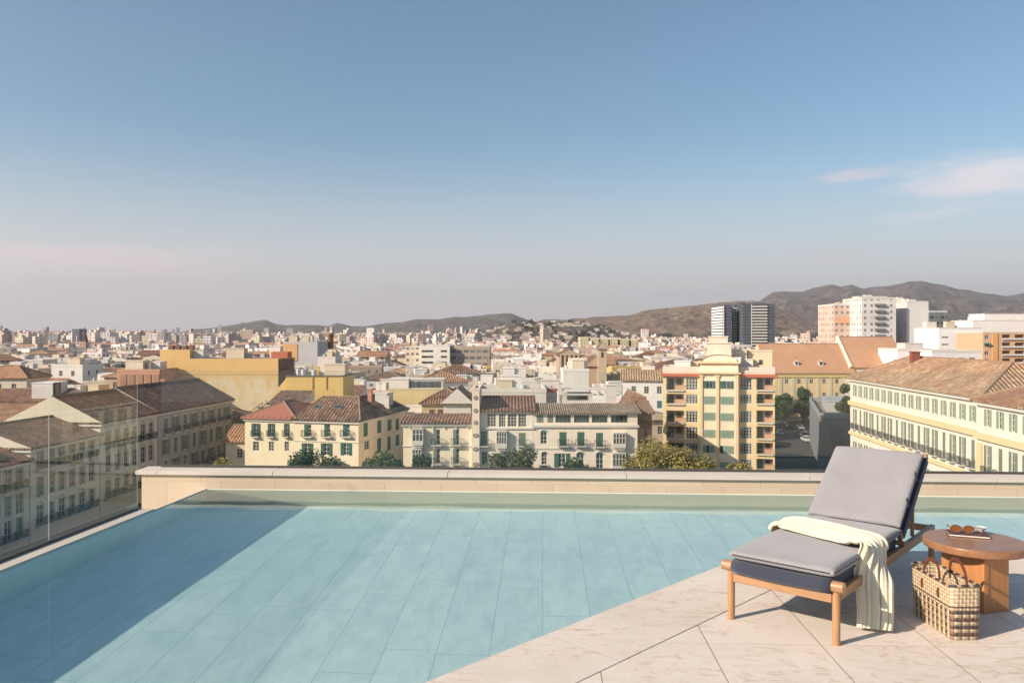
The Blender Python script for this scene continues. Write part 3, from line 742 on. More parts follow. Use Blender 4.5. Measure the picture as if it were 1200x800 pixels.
for (x0, x1) in ((629, 637), (641.5, 648.5), (651, 669), (672.6, 690.6), (693.6, 712), (716, 735.6)):
    b.pw('front', 'sh' if x1 < 650 else 'glass', x0, 486, x1, 495, nx=4, ny=1, col=GREYG, frame=plain('green_frame', (.07, .13, .10), .6))
b.pw('front', 'arch', 633.5, 506, 641, 520, col=plain('teal_blind', (.03, .20, .22), .5), bal=0)
for (x0, x1, y0) in ((655.5, 664, 506), (676.5, 685, 506), (698.5, 706.7, 507)): b.pw('front', 'sh', x0, y0, x1, y0 + 16, bal=1)
b.pw('front', 'bay', 718, 507, 732, 524, nx=4); b.pw('front', 'bay', 717.5, 530.5, 732, 551, nx=4)
b.pw('front', 'arch', 634.5, 531, 641, 544); b.pw('front', 'open', 654, 531, 663, 547); b.pw('front', 'arch', 675.5, 532, 684.5, 549, col=GREEN); b.pw('front', 'arch', 698.5, 532, 707, 549, col=GREEN)
b.band(b.hit('front', 690, 500.5)[1], .35, .25); b.band(b.hit('front', 690, 526)[1], .18, .1, name='ledge')
b.walls(); b.windows(); make_roof(b.o, b.W, 5, b.H, 'monof', tiles((.42, .31, .23), (.34, .25, .18)), rise=.9)
# penthouse and terrace walls behind it
z = b.H
for (x0, x1, y0, y1, h) in ((4.2, 9.4, 5.2, 11, 2.4), (11.5, 13.2, 5.2, 6, 3.9), (4.0, 4.7, 5.2, 6, 4.2)): boxpart(b, 'roof_room', x0, y0, z, x1, y1, z + h, pl((.62, .56, .50)), .08)
boxpart(b, 'terrace_slab', 4.7, 5.3, z + 3.2, 11.5, 9, z + 3.4, pl((.60, .55, .5)))
boxpart(b, 'terrace_door', 5.4, 5.1, z + 1.7, 8.6, 5.19, z + 2.3, pane()); 
for bb in ALLB_OBJ[-3:]: pass
b = hero('gable_house', 'brown brick gable end beside the dark alley right of the pale pink house', 'house', 747.5, 764, 124, 18, 485, pl((.30, .19, .13)), 510)
b.done('gabley', TRED, rise=2.4)
# --- yellow apartment block
fl = [(441.5, 458), (461, 474), (480.5, 496), (499, 515), (518, 533), (537, 551)]
YW = pl((.68, .52, .31), .2); YC = pl((.74, .62, .46), .2)
b = hero('apartment_block', 'yellow apartment block with glazed balconies and a curved pediment', 'building', 777, 908, 147, 9, 438, YW, 550, d1=142, mark='the yellow apartment block', base=ZG)
for (y0, y1) in fl:
    b.pw('front', 'loggia', 781, y0, 801.5, y1 - 1.5); b.pw('front', 'glass', 803.8, y0 + .5, 818, y1 - 1, nx=4, ny=4)
    b.pw('front', 'glass', 867, y0 + .5, 881.5, y1 - 1, nx=4, ny=4); b.pw('front', 'loggia', 886.5, y0, 906, y1 - 1.5)
b.band(b.H - .5, .5, .45, plain('terracotta_edge', (.50, .13, .06), .8), name='awning_edge')
s0, _ = b.hit('front', 820.5, 440); s1, _ = b.hit('front', 865, 440)
zz = lambda y: b.hit('front', 842, y)[1]
cb = MB(); M = Matrix.Identity(4)
cb.box((s0, -1.1, 0), (s1, 0, zz(436)), YC); cb.build('centre_bay', b.o)
for (xa, xb_) in ((820.3, 823.6), (839.3, 842.7), (861.8, 865.2)):
    xa = b.hit('front', xa, 440)[0]; xb_ = b.hit('front', xb_, 440)[0]; m = MB(); m.box((xa, -1.32, 0), (xb_, -1.1, zz(440)), YW); m.box((xa - .1, -1.4, zz(441)), (xb_ + .1, -1.1, zz(439)), YW); m.build('pilaster', b.o)
for i, y in enumerate((446, 464, 483, 503, 521, 540)):
    for j, (xa, xb_) in enumerate(((824.3, 838.3), (843.6, 859.5))):
        xa = b.hit('front', xa, 440)[0]; xb_ = b.hit('front', xb_, 440)[0]; w = xb_ - xa; h = zz(y) - zz(y + 8.5)
        M = Matrix.Translation((xa, -1.1, zz(y + 8.5)))
        m = MB(); m.box((-.05, -.04, -.12), (w + .05, -.002, h + .1), WHITE); o = place(m.build('window', b.o), M)
        col = GREEN if i == 0 else PALEG
        for k in range(4):
            if i == 0 and k in (1, 2): q = MB(); q.box((w * k / 4 + .03, -.06, 0), (w * (k + 1) / 4 - .03, -.042, h), pane()); q.build('pane', o); continue
            if i == 4 and k == (1 if j == 0 else 0): q = MB(); q.box((w * k / 4 + .03, -.06, 0), (w * (k + 1) / 4 - .03, -.042, h), pane()); q.build('pane', o); continue
            q = MB(); q.box((w * k / 4 + .02, -.09, 0), (w * (k + 1) / 4 - .02, -.042, h), col); q.build('shutter', o)
boxpart(b, 'attic_wall', s0, -1.1, zz(436), s1, 3, zz(424), YC); boxpart(b, 'cornice', s0 - .4, -1.6, zz(437.5), s1 + .4, -1.102, zz(435.5), YW)
boxpart(b, 'cornice', s0 - .3, -1.5, zz(425.5), s1 + .3, 0, zz(423), YW)
for i in range(14): boxpart(b, 'dentil', s0 + (s1 - s0) * (i + .3) / 14, -1.35, zz(427), s0 + (s1 - s0) * (i + .7) / 14, -1.102, zz(425.6), YW)
m = MB(); n = 16; arc = [(s0 + (s1 - s0) * (.5 - .46 * math.cos(math.pi * i / n)), zz(423) + (zz(415) - zz(423)) * math.sin(math.pi * i / n)) for i in range(n + 1)]
m.face([(x, -1.1, z) for x, z in reversed(arc)][::-1], YC)
for i in range(n): m.face([(arc[i][0], -1.3, arc[i][1]), (arc[i + 1][0], -1.3, arc[i + 1][1]), (arc[i + 1][0], 1.5, arc[i + 1][1]), (arc[i][0], 1.5, arc[i][1])], YC)
m.face([(x, 1.5, z) for x, z in arc], YC); m.build('pediment', b.o)
boxpart(b, 'roof_tower', b.hit('front', 828, 420)[0], 1.6, zz(430), b.hit('front', 857, 420)[0], 7, zz(402.5), pl((.60, .53, .42)), .15)
boxpart(b, 'roof_tower', b.hit('front', 830.5, 420)[0], 2, zz(402), b.hit('front', 853, 420)[0], 6, zz(395), pl((.58, .51, .41)), .1)
boxpart(b, 'roof_room', b.hit('front', 859, 420)[0], 4, zz(440), b.hit('front', 876, 420)[0], 10, zz(411), pl((.66, .56, .42)), .1)
boxpart(b, 'roof_room', b.hit('front', 877, 420)[0], 5, zz(440), b.hit('front', 907, 420)[0], 12, zz(412), pl((.62, .52, .36)), .1)
boxpart(b, 'roof_room_window', b.hit('front', 891, 420)[0], 4.9, zz(427.5), b.hit('front', 895, 420)[0], 4.98, zz(422), pane())
b.done('flat', pl((.62, .52, .44)), rise=1.3)
# --- long yellow building with smooth orange roofs
YL = pl((.68, .52, .30), .2)
b = hero('long_yellow_building', 'long pale yellow building with a smooth orange roof and two small dormers', 'building', 900, 1000, 270, 20, 438, YL, 480, mark='the long orange roof')
for x in (922, 936.5, 951, 966, 981): b.pw('front', 'glass', x - 2.2, 444, x + 2.2, 449.5); b.pw('front', 'glass', x - 2.2, 460, x + 2.2, 466.5); b.pw('front', 'glass', x - 2.2, 472, x + 2.2, 478)
for i in range(7): xx = b.hit('front', 915 + 14.6 * i, 450)[0]; boxpart(b, 'pilaster', xx - .5, -.14, 0, xx + .5, -.003, b.H - 1.2, pl((.55, .50, .33), .2))
b.band(b.H - 1.1, 1.1, .3, pl((.68, .50, .20), .1))
b.done('gablex', TSM, rise=9.9, oh=.6)
for x in (936, 965):
    s_, _ = b.hit('front', x, 430); y = 2.6; z = b.H + .25 + (y + .6) * 9.9 / 10.6
    m = MB(); m.box((s_ - .8, y - .6, z - .6), (s_ + .8, y + 1.2, z + .8), WHITE); q = [(s_ - 1, z + .8), (s_ + 1, z + .8), (s_, z + 1.5)]
    m.face([(a, y - .8, c) for a, c in q], WHITE); m.face([(q[0][0], y - .8, q[0][1]), (q[2][0], y - .8, q[2][1]), (q[2][0], y + 2.2, q[2][1]), (q[0][0], y + 2.2, q[0][1])], TSM); m.face([(q[2][0], y - .8, q[2][1]), (q[1][0], y - .8, q[1][1]), (q[1][0], y + 2.2, q[1][1]), (q[2][0], y + 2.2, q[2][1])], TSM)
    m.box((s_ - .4, y - .65, z - .2), (s_ + .4, y - .6, z + .6), pane()); m.build('dormer', b.o)
b2 = hero('orange_roof_hall', 'tall hall with a steep smooth orange roof behind the palace', 'building', 998, 1062, 271.5, 22, 431, pl((.62, .54, .40)), 440, mark='the steep orange hall roof')
b2.done('gablex', TSM, rise=10.3, oh=.5)
m = MB(); M = Matrix.Translation((-.9, -.7, b2.H + .25)) @ Matrix.Rotation(math.atan2(10.3, 11.5), 4, 'X'); m.box((0, 0, -.6), (.8, 15.6, .35), pl((.70, .64, .52)), M); m.build('verge', b2.o)
b = hero('annex', 'white annex wall under the steep orange roof', 'building', 1003, 1062, 278, 5, 425, pl((.58, .58, .60)), 440); b.pw('front', 'glass', 1008, 430, 1012, 436); b.done('flat', pl((.58, .58, .6)), rise=.4)
# --- grey modern block
ga_ = Vector(P2(960, 165)); b = Bld('modern_block', 'low grey windowless modern block with a sunken roof court', 'building', ga_, ga_ + C2(.95, -.31) * 9.5, 44, Z(489, 165), pl((.17, .17, .18), .1), None, ZG)  # wall colour darkened to stand in for shade over the side street
b.done('flat', pl((.26, .26, .27), .1), rise=1.0); boxpart(b, 'frame', 2.2, -.12, 4.8, 4.6, -.003, 8.6, pl((.13, .13, .14), .1)); boxpart(b, 'roof_room', 2.2, 14, b.H - .5, 8.4, 30, b.H + 2.2, pl((.36, .36, .37), .1), .1)
# --- white and yellow palace on the right
n0 = C2(58.0, 98); f0 = C2(61.6, 145); dr = (f0 - n0).normalized(); rt = Vector((dr.y, -dr.x))
PW = pl((.66, .61, .53), .15); PO = pl((.64, .50, .29), .15)
def palace(b, n):
    L = b.D; zb = lambda z: z - b.z0
    b.grid('left', 'open', n, zb(-9.2), .8, 2.0, 1.2, L - 1.2, col=PALEG); b.grid('left', 'open', n, zb(-15.0), .85, 3.5, 1.2, L - 1.2, col=GREYG, alt=['open', 'sh', 'open'], bal=1)
    b.grid('left', 'open', n, zb(-20.6), .85, 3.3, 1.2, L - 1.2, col=GREYG)
    b.band(zb(-10.9), .75, .35, PO, ('left',)); b.band(zb(-16.2), .5, .25, PO, ('left',), 'ledge'); b.band(b.H - .4, .4, .4, WHITE, ('left', 'front'))
b = Bld('palace', 'long white and yellow palace wing with a worn orange tile roof and chimney', 'building', n0, n0 + rt * 15, (f0 - n0).length, -6.15, PW)
VIS.append((992, 1155, 100, 548)); LANDMARKS.append((1080, 'the white and yellow palace'))
palace(b, 17); b.done('hip', TTAN, rise=4.0, oh=.6); chimney(b, 5.5, 34, b.H + 3, 1.3, 2.0, pl((.22, .07, .06)))
boxpart(b, 'downpipe', -.2, .4, 3, -.06, .6, b.H - .6, plain('zinc', (.35, .36, .37), .4, .5))
n1 = n0 - rt * .9 - dr * 22
b = Bld('palace_pavilion', 'projecting yellow and white corner pavilion of the palace at the right edge', 'building', n1, n1 + rt * 18, 21.6, -6.4, PW)
VIS.append((1150, 1300, 75, 548)); palace(b, 7)
for yy in (.25, 20.2):
    m = MB(); m.box((-.25, yy, 3), (-.004, yy + 1.2, b.H - 5), PO); m.build('pilaster', b.o)
b.done('hip', TORG, rise=4.2, oh=.6)
# --- the dark row on the left, its fronts turned to the right
p0 = C2(-58.2, 163); p1 = C2(-63.5, 112); du = (p1 - p0).normalized(); lf = Vector((du.y, -du.x))
if lf.x > 0: lf = -lf
def along(d): return p0 + (p1 - p0) * ((163 - d) / (163 - 112))
def rowhouse(label, d0, d1, zt, w, wall, rise, tile, n, kinds, rows, kind='gabley', cols=(GREYG,), hgt=2.4):
    f = along(d0); L = (along(d1) - f).length
    b = Bld('row_house', label, 'house', f + lf * w, f, L, zt, wall, 'houses in the dark row on the left')
    for i, z in enumerate(rows): b.grid('right', kinds[i % len(kinds)], n, z - b.z0 - .35, 1.35, hgt + .35, .8, L - .8, col=cols[i % len(cols)], bal=(i % 2 == 0) * 1, lintel=WHITE, alt=[kinds[i % len(kinds)], kinds[(i + 1) % len(kinds)]])
    b.band(b.H - .4, .35, .35, None, ('right', 'front')); b.band(rows[0] - b.z0 - .35, .18, .12, None, ('right',), 'ledge')
    VIS.append((min(pix(*(f + lf * w))[0], pix(*f)[0]), pix(*along(d1))[0], d0, 548))
    return b
b = rowhouse('grey house with iron balconies and dark roof at the far end of the left row', 137, 165, -11.75, 15, pl((.40, .38, .38)), 4, TDK, 8, ['half', 'open'], [-15.2, -18.9, -22.6, -25.4]); b.done('gabley', TBRN, rise=4.2); chimney(b, 4, 20, b.H + 3, .9, 1.6, pl((.4, .22, .16)))
LANDMARKS.append((230, 'the dark left row'))
b = rowhouse('cream house with tall arched windows in the left row', 121, 136.8, -11.75, 15, pl((.60, .55, .44)), 4, TRED, 6, ['arch', 'arch'], [-15.4, -19.2, -23]); b.done('gabley', TRED, rise=3.9)
b = rowhouse('pale gabled red-tiled house, third from the near end of the left row', 106, 120.8, -13.5, 15, pl((.66, .58, .50)), 4, TRED, 6, ['arch', 'half'], [-16.0, -19.8, -23.6]); b.done('gabley', TRED, rise=2.7)
b = rowhouse('low cream house with many arched windows behind the left kerb glass', 84, 105.8, -15.0, 15, pl((.62, .56, .46)), 4, TRED, 10, ['arch', 'half'], [-17.9, -21.3, -24.4]); b.done('gabley', TRED, rise=3.0)
boxpart(b, 'attic_box', 3, 9, b.H, 10, 17, b.H + 3.6, pl((.64, .58, .54)), .1)
b = rowhouse('ochre house below the left edge of the terrace', 66, 83.6, -15.5, 15, pl((.62, .50, .25)), 4, TORG, 7, ['glass', 'half'], [-18.6, -21.8, -24.6]); b.done('gabley', TORG, rise=3)
# houses behind that row, their lit ends to the camera
b = hero('white_house', 'white house end wall with a dark chimney stack behind the left row', 'house', -60, 62, 150, 14, 471, pl((.68, .60, .56)), 500, base=ZG); b.done('gablex', TRED, rise=1.8); boxpart(b, 'roof_room', b.W - 4.6, 1, b.H, b.W - .6, 6, b.H + 3.4, pl((.66, .60, .58)), .08); boxpart(b, 'duct', b.W - .5, 1.2, b.H, b.W + .4, 2, b.H + 3.6, IRON)
b = hero('house', 'pale house with a wide low orange roof at the left edge behind the row', 'house', -80, 30, 132, 10, 492, pl((.62, .52, .47)), 505); b.done('monof', TORG, rise=1.6)
# --- yellow party wall
def mat_yellow():
    t = NT('yellow_wall'); g = t.geo(); x = t.xyz(g)
    c = t.mix(t.ramp(t.noise(.25, 6, g, .6), .3, .7), (.68, .45, .19), (.62, .41, .175))
    low = t.ramp(x[2], -16, -8.0, 1, .0); sv = t.n('ShaderNodeMapping', {0: g, 'Scale': (.25, .25, .12)}).outputs[0]
    p = t.math('MULTIPLY', t.ramp(t.noise(1.2, 8, sv, .75), .40, .54), t.ramp(low, 0, .25))
    c = t.mix(t.math('MULTIPLY', p, .85), c, (.68, .58, .42))
    c = t.mix(t.math('MULTIPLY', t.math('LESS_THAN', t.math('ABSOLUTE', t.math('SUBTRACT', x[2], -8.2)), .1), .6), c, (.35, .2, .08))
    t.base(c); t.rough(.9); t.bump(t.noise(3, 5, g), .2, .05); return t.m
YY = mat_yellow()
b = hero('yellow_block', 'tall yellow block with a blank stained party wall', 'building', 187, 326, 200, 14, 420, YY, 480, mark='the tall yellow wall')
boxpart(b, 'roof_room', 0.05, .05, b.H, 7.6, 9, b.H + 2.2, YY); 
for i in range(4): boxpart(b, 'water_tank', 1 + i * 1.7, 3, b.H + 2.2, 2.1 + i * 1.7, 4.2, b.H + 3.2, plain('tank_brown', (.16, .09, .06), .7))
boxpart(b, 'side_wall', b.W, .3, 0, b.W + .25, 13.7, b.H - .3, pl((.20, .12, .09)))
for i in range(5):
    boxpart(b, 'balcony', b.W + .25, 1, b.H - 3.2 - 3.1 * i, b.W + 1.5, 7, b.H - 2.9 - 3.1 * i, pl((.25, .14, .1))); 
boxpart(b, 'stair_shed', b.W - 3, 4, b.H, b.W + 1.2, 8, b.H + 1.6, pl((.45, .15, .08)))
b.done(None)
b = hero('arcade_block', 'terracotta block with a row of blind brick bays', 'building', 137, 187, 190, 12, 435, pl((.48, .27, .18)), 448)
for i in range(5): boxpart(b, 'blind_bay', .9 + i * 1.95, -.12, b.H - 3.2, 2.3 + i * 1.95, -.003, b.H - .7, pl((.34, .20, .14)))
b.band(b.H - 3.9, .35, .3, WHITE); b.done('flat', pl((.5, .3, .2)), rise=.5)
b = hero('ochre_gable_house', 'ochre house with a stepped lean-to gable behind the cream corner house', 'house', 335, 402, 158, 11, 441.5, pl((.66, .45, .16)), 466, mark='the ochre gable')
for x in (366, 382): s_, z_ = b.hit('front', x, 450); boxpart(b, 'downpipe', s_, -.14, z_ - 1, s_ + .2, -.003, z_ + 1.6, pl((.4, .26, .1)))
b.done('flat', plain('tar', (.12, .11, .10), .9), rise=.3)
m = MB(); o = b.o; m.face([(-3.2, .5, 0), (0, .5, 0), (0, .5, b.H - .2), (-3.2, .5, b.H - 4)], pl((.66, .48, .20))); m.face([(-3.2, .5, b.H - 4), (0, .5, b.H - .2), (0, 9, b.H - .2), (-3.2, 9, b.H - 4)], TBRN); m.face([(-3.2, 9, 0), (-3.2, .5, 0), (-3.2, .5, b.H - 4), (-3.2, 9, b.H - 4)], pl((.66, .48, .20))); m.build('lean_to', o)
b = hero('house', 'small house with a dark roof and green door left of the cream corner roof', 'house', 317, 352, 146, 8, 474, pl((.58, .42, .2)), 480); b.done('monof', TBRN, rise=1.8)
b = hero('terrace_house', 'white roof storey with a strip of dark windows above a yellow wall', 'building', 455, 520, 162, 9, 457, pl((.62, .49, .26)), 476, mark='the dark window strip')
z = b.H; boxpart(b, 'roof_storey', 0, 1, z, 4, 7, z + 2.1, pl((.70, .64, .58)), .1); boxpart(b, 'roof_storey', 4, 1.4, z, 11, 7, z + 2.0, pl((.60, .58, .52)), .15)
for i in range(5): boxpart(b, 'pane', 4.2 + i * 1.3, 1.3, z + .5, 5.3 + i * 1.3, 1.38, z + 1.7, pane())
b.done('flat', pl((.62, .5, .28)), rise=.35)
b = hero('house', 'yellow-gabled brown house right of the dark window strip', 'house', 494, 548, 150, 12, 474, pl((.50, .38, .22)), 484); b.grid('front', 'sh', 4, b.H - 2.9, 1, 2, col=BROWNW); b.done('hip', TRED, rise=2.6)
b = hero('house', 'brown-roofed house with a pale gable between the medallion pier and the yellow wall', 'house', 520, 552, 138, 10, 474, pl((.62, .56, .50)), 486); b.done('gabley', TBRN, rise=2.6)
b = hero('white_block', 'white terrace block with a blank parapet behind the glazed loggia roof', 'building', 560, 640, 140, 12, 460, pl((.64, .58, .52)), 466); b.done('flat', pl((.64, .58, .52)), rise=.7)
b = hero('white_block', 'stepped white block with a tall roof room above the glazed loggia house', 'building', 586, 627, 165, 10, 448, pl((.68, .63, .58)), 460); boxpart(b, 'roof_room', .5, 1, b.H, 3, 6, b.H + 2.8, pl((.68, .63, .58)), .1); b.done('flat', pl((.68, .63, .58)), rise=1)
b = hero('white_block', 'white roof terrace with a red awning strip behind the pale pink arcade house', 'building', 622, 662, 150, 10, 459, pl((.64, .58, .54)), 466); boxpart(b, 'red_roof', .5, -.3, b.H, 6.2, 5, b.H + .5, plain('dull_red', (.30, .07, .06), .8)); b.done(None)
b = hero('white_block', 'white block with a plain pale upper wall left of the bell tower', 'building', 660, 690, 190, 10, 435, pl((.66, .63, .58)), 448); b.done('flat', pl((.66, .66, .60)), rise=.6)
# --- church
b = hero('church', 'old stone church with scalloped buttresses and a small bell tower', 'church', 655, 681, 260, 16, 417, pl((.40, .31, .24)), 434, mark='the old church')
for i in range(5): m = MB(); m.tube([(.7 + i * 1.45, -.1, 0), (.7 + i * 1.45, -.1, b.H + .3), (.7 + i * 1.45, -.1, b.H + .8)], [.55, .55, .1], pl((.34, .26, .2)), 8); m.build('buttress', b.o)
b.done('gabley', TBRN, rise=1.8)
b = hero('church_nave', 'brown gabled church nave below the bell tower', 'church', 688, 711, 246, 16, 430, pl((.42, .30, .21)), 452); b.done('gabley', TBRN, rise=3.2)
b = hero('bell_tower', 'small cream bell tower with a pyramid roof above the brown nave', 'tower', 701, 711, 244, 3, 409, pl((.46, .38, .26)), 455, mark='the small bell tower')
b.grid('front', 'sh', 1, b.H - 2.6, .8, 1.7, col=BROWNW); b.band(b.H - .3, .3, .2); b.done('hip', plain('slate', (.32, .27, .2), .8), rise=2.2)
# --- slabs and towers farther out
FW = lambda c, *a: farwall(c, *a)
b = hero('office_block', 'cream office block with rows of yellow-framed windows', 'building', 475, 495, 430, 20, 407, FW((.68, .60, .46), 2.6, 3.2, .6, .16), 430, mark='the cream office block'); b.done('flat', pl((.68, .6, .5)), rise=.6)
b = hero('office_block', 'white office block with long dark window slots', 'building', 493, 527, 420, 22, 405.5, pl((.72, .67, .60)), 430)
for z in (3, 6, 9, 12, 15): boxpart(b, 'window_strip', .6, -.15, b.H - z, 6.4, -.003, b.H - z + .9, pane()); boxpart(b, 'window_strip', 10.6, -.15, b.H - z, 13.6, -.003, b.H - z + .9, pane())
b.done('flat', pl((.7, .65, .6)), rise=.5)
b = hero('office_block', 'beige office block with wide windows, coloured as the shaded end of the white one', 'building', 527.5, 574, 424, 20, 407, FW((.42, .35, .28), 3.4, 3.5, .8, .14), 428); b.done('flat', pl((.45, .38, .3)), rise=.5)  # shade on this end is put into its darker wall colour
m = thing('factory_chimney', 'tall thin brick factory chimney in the middle distance', 'chimney', (*P2(387.5, 350), ZG)); LANDMARKS.append((387, 'the brick factory chimney')); VIS.append((384, 391, 349, 418))
q = MB(); q.tube([(0, 0, 0), (0, 0, 20), (0, 0, Z(391.5, 350) - ZG)], [1.5, 1.35, 1.15], plain('old_brick', (.34, .19, .09), .9), 14); q.tube([(0, 0, Z(391.5, 350) - ZG), (0, 0, Z(389.8, 350) - ZG)], 1.3, plain('old_brick', (.34, .19, .09), .9), 14); q.build('stack', m, smooth=True)
b = hero('warehouse', 'grey block with an orange square end wall', 'building', 331, 372, 330, 20, 401, pl((.46, .45, .45), .1), 424, mark='the orange end wall'); boxpart(b, 'orange_wall', 0, -.2, b.H - 7.6, 6.2, -.003, b.H - .6, pl((.62, .36, .17), .5)); b.done('flat', pl((.5, .49, .48)), rise=.3)
b = hero('white_block', 'white cube house right at the foot of the factory chimney', 'building', 372, 393, 300, 12, 419, pl((.68, .60, .54)), 431); b.done('flat', pl((.66, .6, .55)), rise=.4)
b = hero('apartment_slab', 'beige apartment slab rising from the far city under the left hills', 'building', 281, 296, 1300, 30, 387.5, FW((.50, .38, .30), 4, 3.4, .4, .2), 397, mark='the beige slab under the hills', base=-22); b.done('flat', pl((.55, .42, .35)), rise=1.5)
for i, (x0, x1, y) in enumerate(((84.5, 93, 386),)):
    b = hero('office_tower', ['dark office tower on the left horizon', 'narrow dark office tower just right of the wide one on the left horizon'][i], 'tower', x0, x1, 1150, 20, y, FW((.16, .18, .22), 3, 3.3, .7, .1), 403, base=-22, mark='the dark office towers'); b.done('flat', pl((.25, .26, .3)), rise=1)
b = hero('church_spire', 'brown church tower with a dark pointed spire on the left horizon', 'church', 94.6, 100.4, 640, 4, 400, pl((.40, .27, .17)), 418, mark='the pointed spire'); b.walls(); m = MB(); w = b.W; h = Z(383.5, 640) - Z(401, 640)
for i in range(4): c = [(0, 0), (w, 0), (w, 4), (0, 4)]; a_, b_ = c[i], c[(i + 1) % 4]; m.face([(*a_, b.H), (*b_, b.H), (w / 2, 2, b.H + h)], plain('spire_slate', (.05, .04, .045), .7))
m.build('spire', b.o)
for i, (x0, x1, y) in enumerate(((680, 690, 395), (692, 702, 396), (704, 713, 396.5), (715, 724, 396), (727, 737, 397), (740, 747, 398))):
    b = hero('apartment_slab', '%s of six yellow slab blocks below the wooded hill' % ['leftmost', 'second', 'third', 'fourth', 'fifth', 'rightmost'][i], 'building', x0, x1, 900, 30, y + 1.4, FW((.62, .52, .32), 3.5, 3.2, .4, .2), 408, group='yellow slab blocks below the wooded hill'); b.done('flat', pl((.6, .52, .36)), rise=1.5)
# twin towers
DKT = FW((.10, .12, .15), 2.0, 3.3, .8, .035); 
def tower(label, px0, px1, stripe, y, d, sx0=None, sx1=None, dep=24, side=False):
    b = hero('glass_tower', label, 'tower', px0, px1, d[0] if isinstance(d, tuple) else d, dep, y, DKT, 404, d1=d[1] if isinstance(d, tuple) else None, group='dark glass towers', base=-22)
    xa, xb_ = b.hit('front', sx0, 380)[0], b.hit('front', sx1, 380)[0]
    n = 19
    for i in range(n):
        z = b.H - 1.5 - i * 3.25
        if side: boxpart(b, 'balcony_band', -1.2, 1, z - 1.1, -.005, dep - 2, z + 1.0, plain('bright_white', (.8, .78, .74)))
        else: boxpart(b, 'balcony_band', xa, -1.0, z - 1.3, xb_, -.005, z + .45 * stripe, WHITE)
    boxpart(b, 'fin', xa - .5, -1.2, 0, xa - .01, 0, b.H + .4, WHITE); boxpart(b, 'roof_plant', b.W * .2, 6, b.H, b.W * .8, 16, b.H + 2.5, pl((.12, .13, .16)))
    b.done('flat', plain('tower_cap', (.10, .11, .13), .5), rise=1.2); return b
tower('left twin tower with a wide white striped face', 848, 858, 0, 358.5, 900, 848.3, 849, 52, True); tower('narrow dark tower standing between the two striped towers', 858.5, 869, .2, 359, 915, 859.5, 867); tower('right twin tower with thin white balcony lines', 871, 908, .5, 357, 890, 881, 899)
b = hero('glass_tower', 'dark slab tower core in the gap of the right twin tower', 'tower', 868, 880, 930, 20, 355.5, DKT, 404, base=-22); b.done('flat', plain('tower_cap', (.10, .11, .13), .5), rise=1)
LANDMARKS.append((870, 'the dark twin towers'))
# white blocks on the right
b = hero('apartment_block', 'white and orange apartment block with a stepped top', 'building', 977, 1010, 430, 22, 358, FW((.68, .50, .40), 3, 3.2, .45, .2), 398, mark='the white and orange block'); boxpart(b, 'orange_panel', 1, -.3, b.H - 9.5, 14.5, -.003, b.H - 6.2, pl((.62, .34, .20))); b.done('flat', WHITE, rise=1); 
b = hero('apartment_block', 'tall white apartment block with stacked iron balconies', 'building', 1010, 1050, 415, 24, 350.5, FW((.70, .67, .64), 3.4, 3.2, .35, .2), 400, mark='the tall white block')
for i in range(7): boxpart(b, 'balcony', 6.5, -1.2, b.H - 3.5 - i * 3.2, 12, -.003, b.H - 2.4 - i * 3.2, plain('balcony_grey', (.20, .19, .19), .8))
b.done('flat', WHITE, rise=1); boxpart(b, 'roof_frame', 0, 4, b.H + 1, 15, 12, b.H + 1.8, WHITE)
b = hero('apartment_block', 'blank pale grey end wall of a tall white block', 'building', 1063, 1088, 420, 20, 354, pl((.60, .58, .56), .15), 402); b.done('flat', WHITE, rise=.6)
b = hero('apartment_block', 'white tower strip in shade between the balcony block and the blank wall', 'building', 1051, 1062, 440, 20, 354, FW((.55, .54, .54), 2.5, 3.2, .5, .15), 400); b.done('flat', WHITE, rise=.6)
b = hero('office_block', 'dark grey glass office block beside the blank white wall', 'building', 1089, 1110, 450, 20, 366, FW((.20, .22, .22), 3, 3.3, .7, .06), 384); b.done('flat', pl((.5, .5, .5)), rise=1)
b = hero('white_block', 'large plain white block with a glaring blank wall', 'building', 1100, 1151, 330, 20, 385, pl((.78, .75, .72), .08), 424, mark='the large blank white block'); b.grid('front', 'glass', 1, b.H - 4, 3, .8, 0.5, 5); b.grid('front', 'glass', 1, b.H - 7, 3, .8, .5, 5); b.done('flat', WHITE, rise=.5)
b = hero('brick_apartment_block', 'orange brick apartment block with balconies and green awnings at the right edge', 'building', 1152, 1215, 300, 18, 390, pl((.58, .36, .22), .15), 428, mark='the orange brick block')
for i in range(4):
    z = b.H - 3.0 * (i + 1); b.win('front', 'glass', .6, z + .6, 1.6, 1.6); b.win('front', 'loggia', 7.2, z + .5, 3.2, 1.9); b.win('front', 'loggia', 12, z + .5, 3.6, 1.9)
    boxpart(b, 'white_band', 6.9, -.55, z + .45, 15.9, -.38, z + 1.1, WHITE)
boxpart(b, 'awning', .3, -1, b.H - 4.4, 2.5, -.003, b.H - 3.9, plain('awning_teal', (.02, .17, .16), .6)); boxpart(b, 'pier', 3.4, -.3, 0, 5.4, -.003, b.H, pl((.60, .33, .13), .1)); b.done('flat', WHITE, rise=.5)
b = hero('white_block', 'long stepped white block above the orange brick block', 'building', 1140, 1230, 400, 20, 376, pl((.74, .68, .64), .1), 388); boxpart(b, 'roof_storey', 7, 2, b.H, 40, 16, b.H + 3.6, pl((.74, .69, .66), .1), .2); b.done('flat', WHITE, rise=.5)
b = hero('white_house', 'white house with arched shade over its roof terrace behind the palace roof', 'house', 1052, 1092, 262, 14, 411, pl((.72, .68, .66), .1), 428); b.grid('front', 'glass', 3, b.H - 3.4, 1.2, 1.3); boxpart(b, 'roof_room', 4, 3, b.H, 10, 9, b.H + 2.4, WHITE, .1); b.done('flat', WHITE, rise=.8)
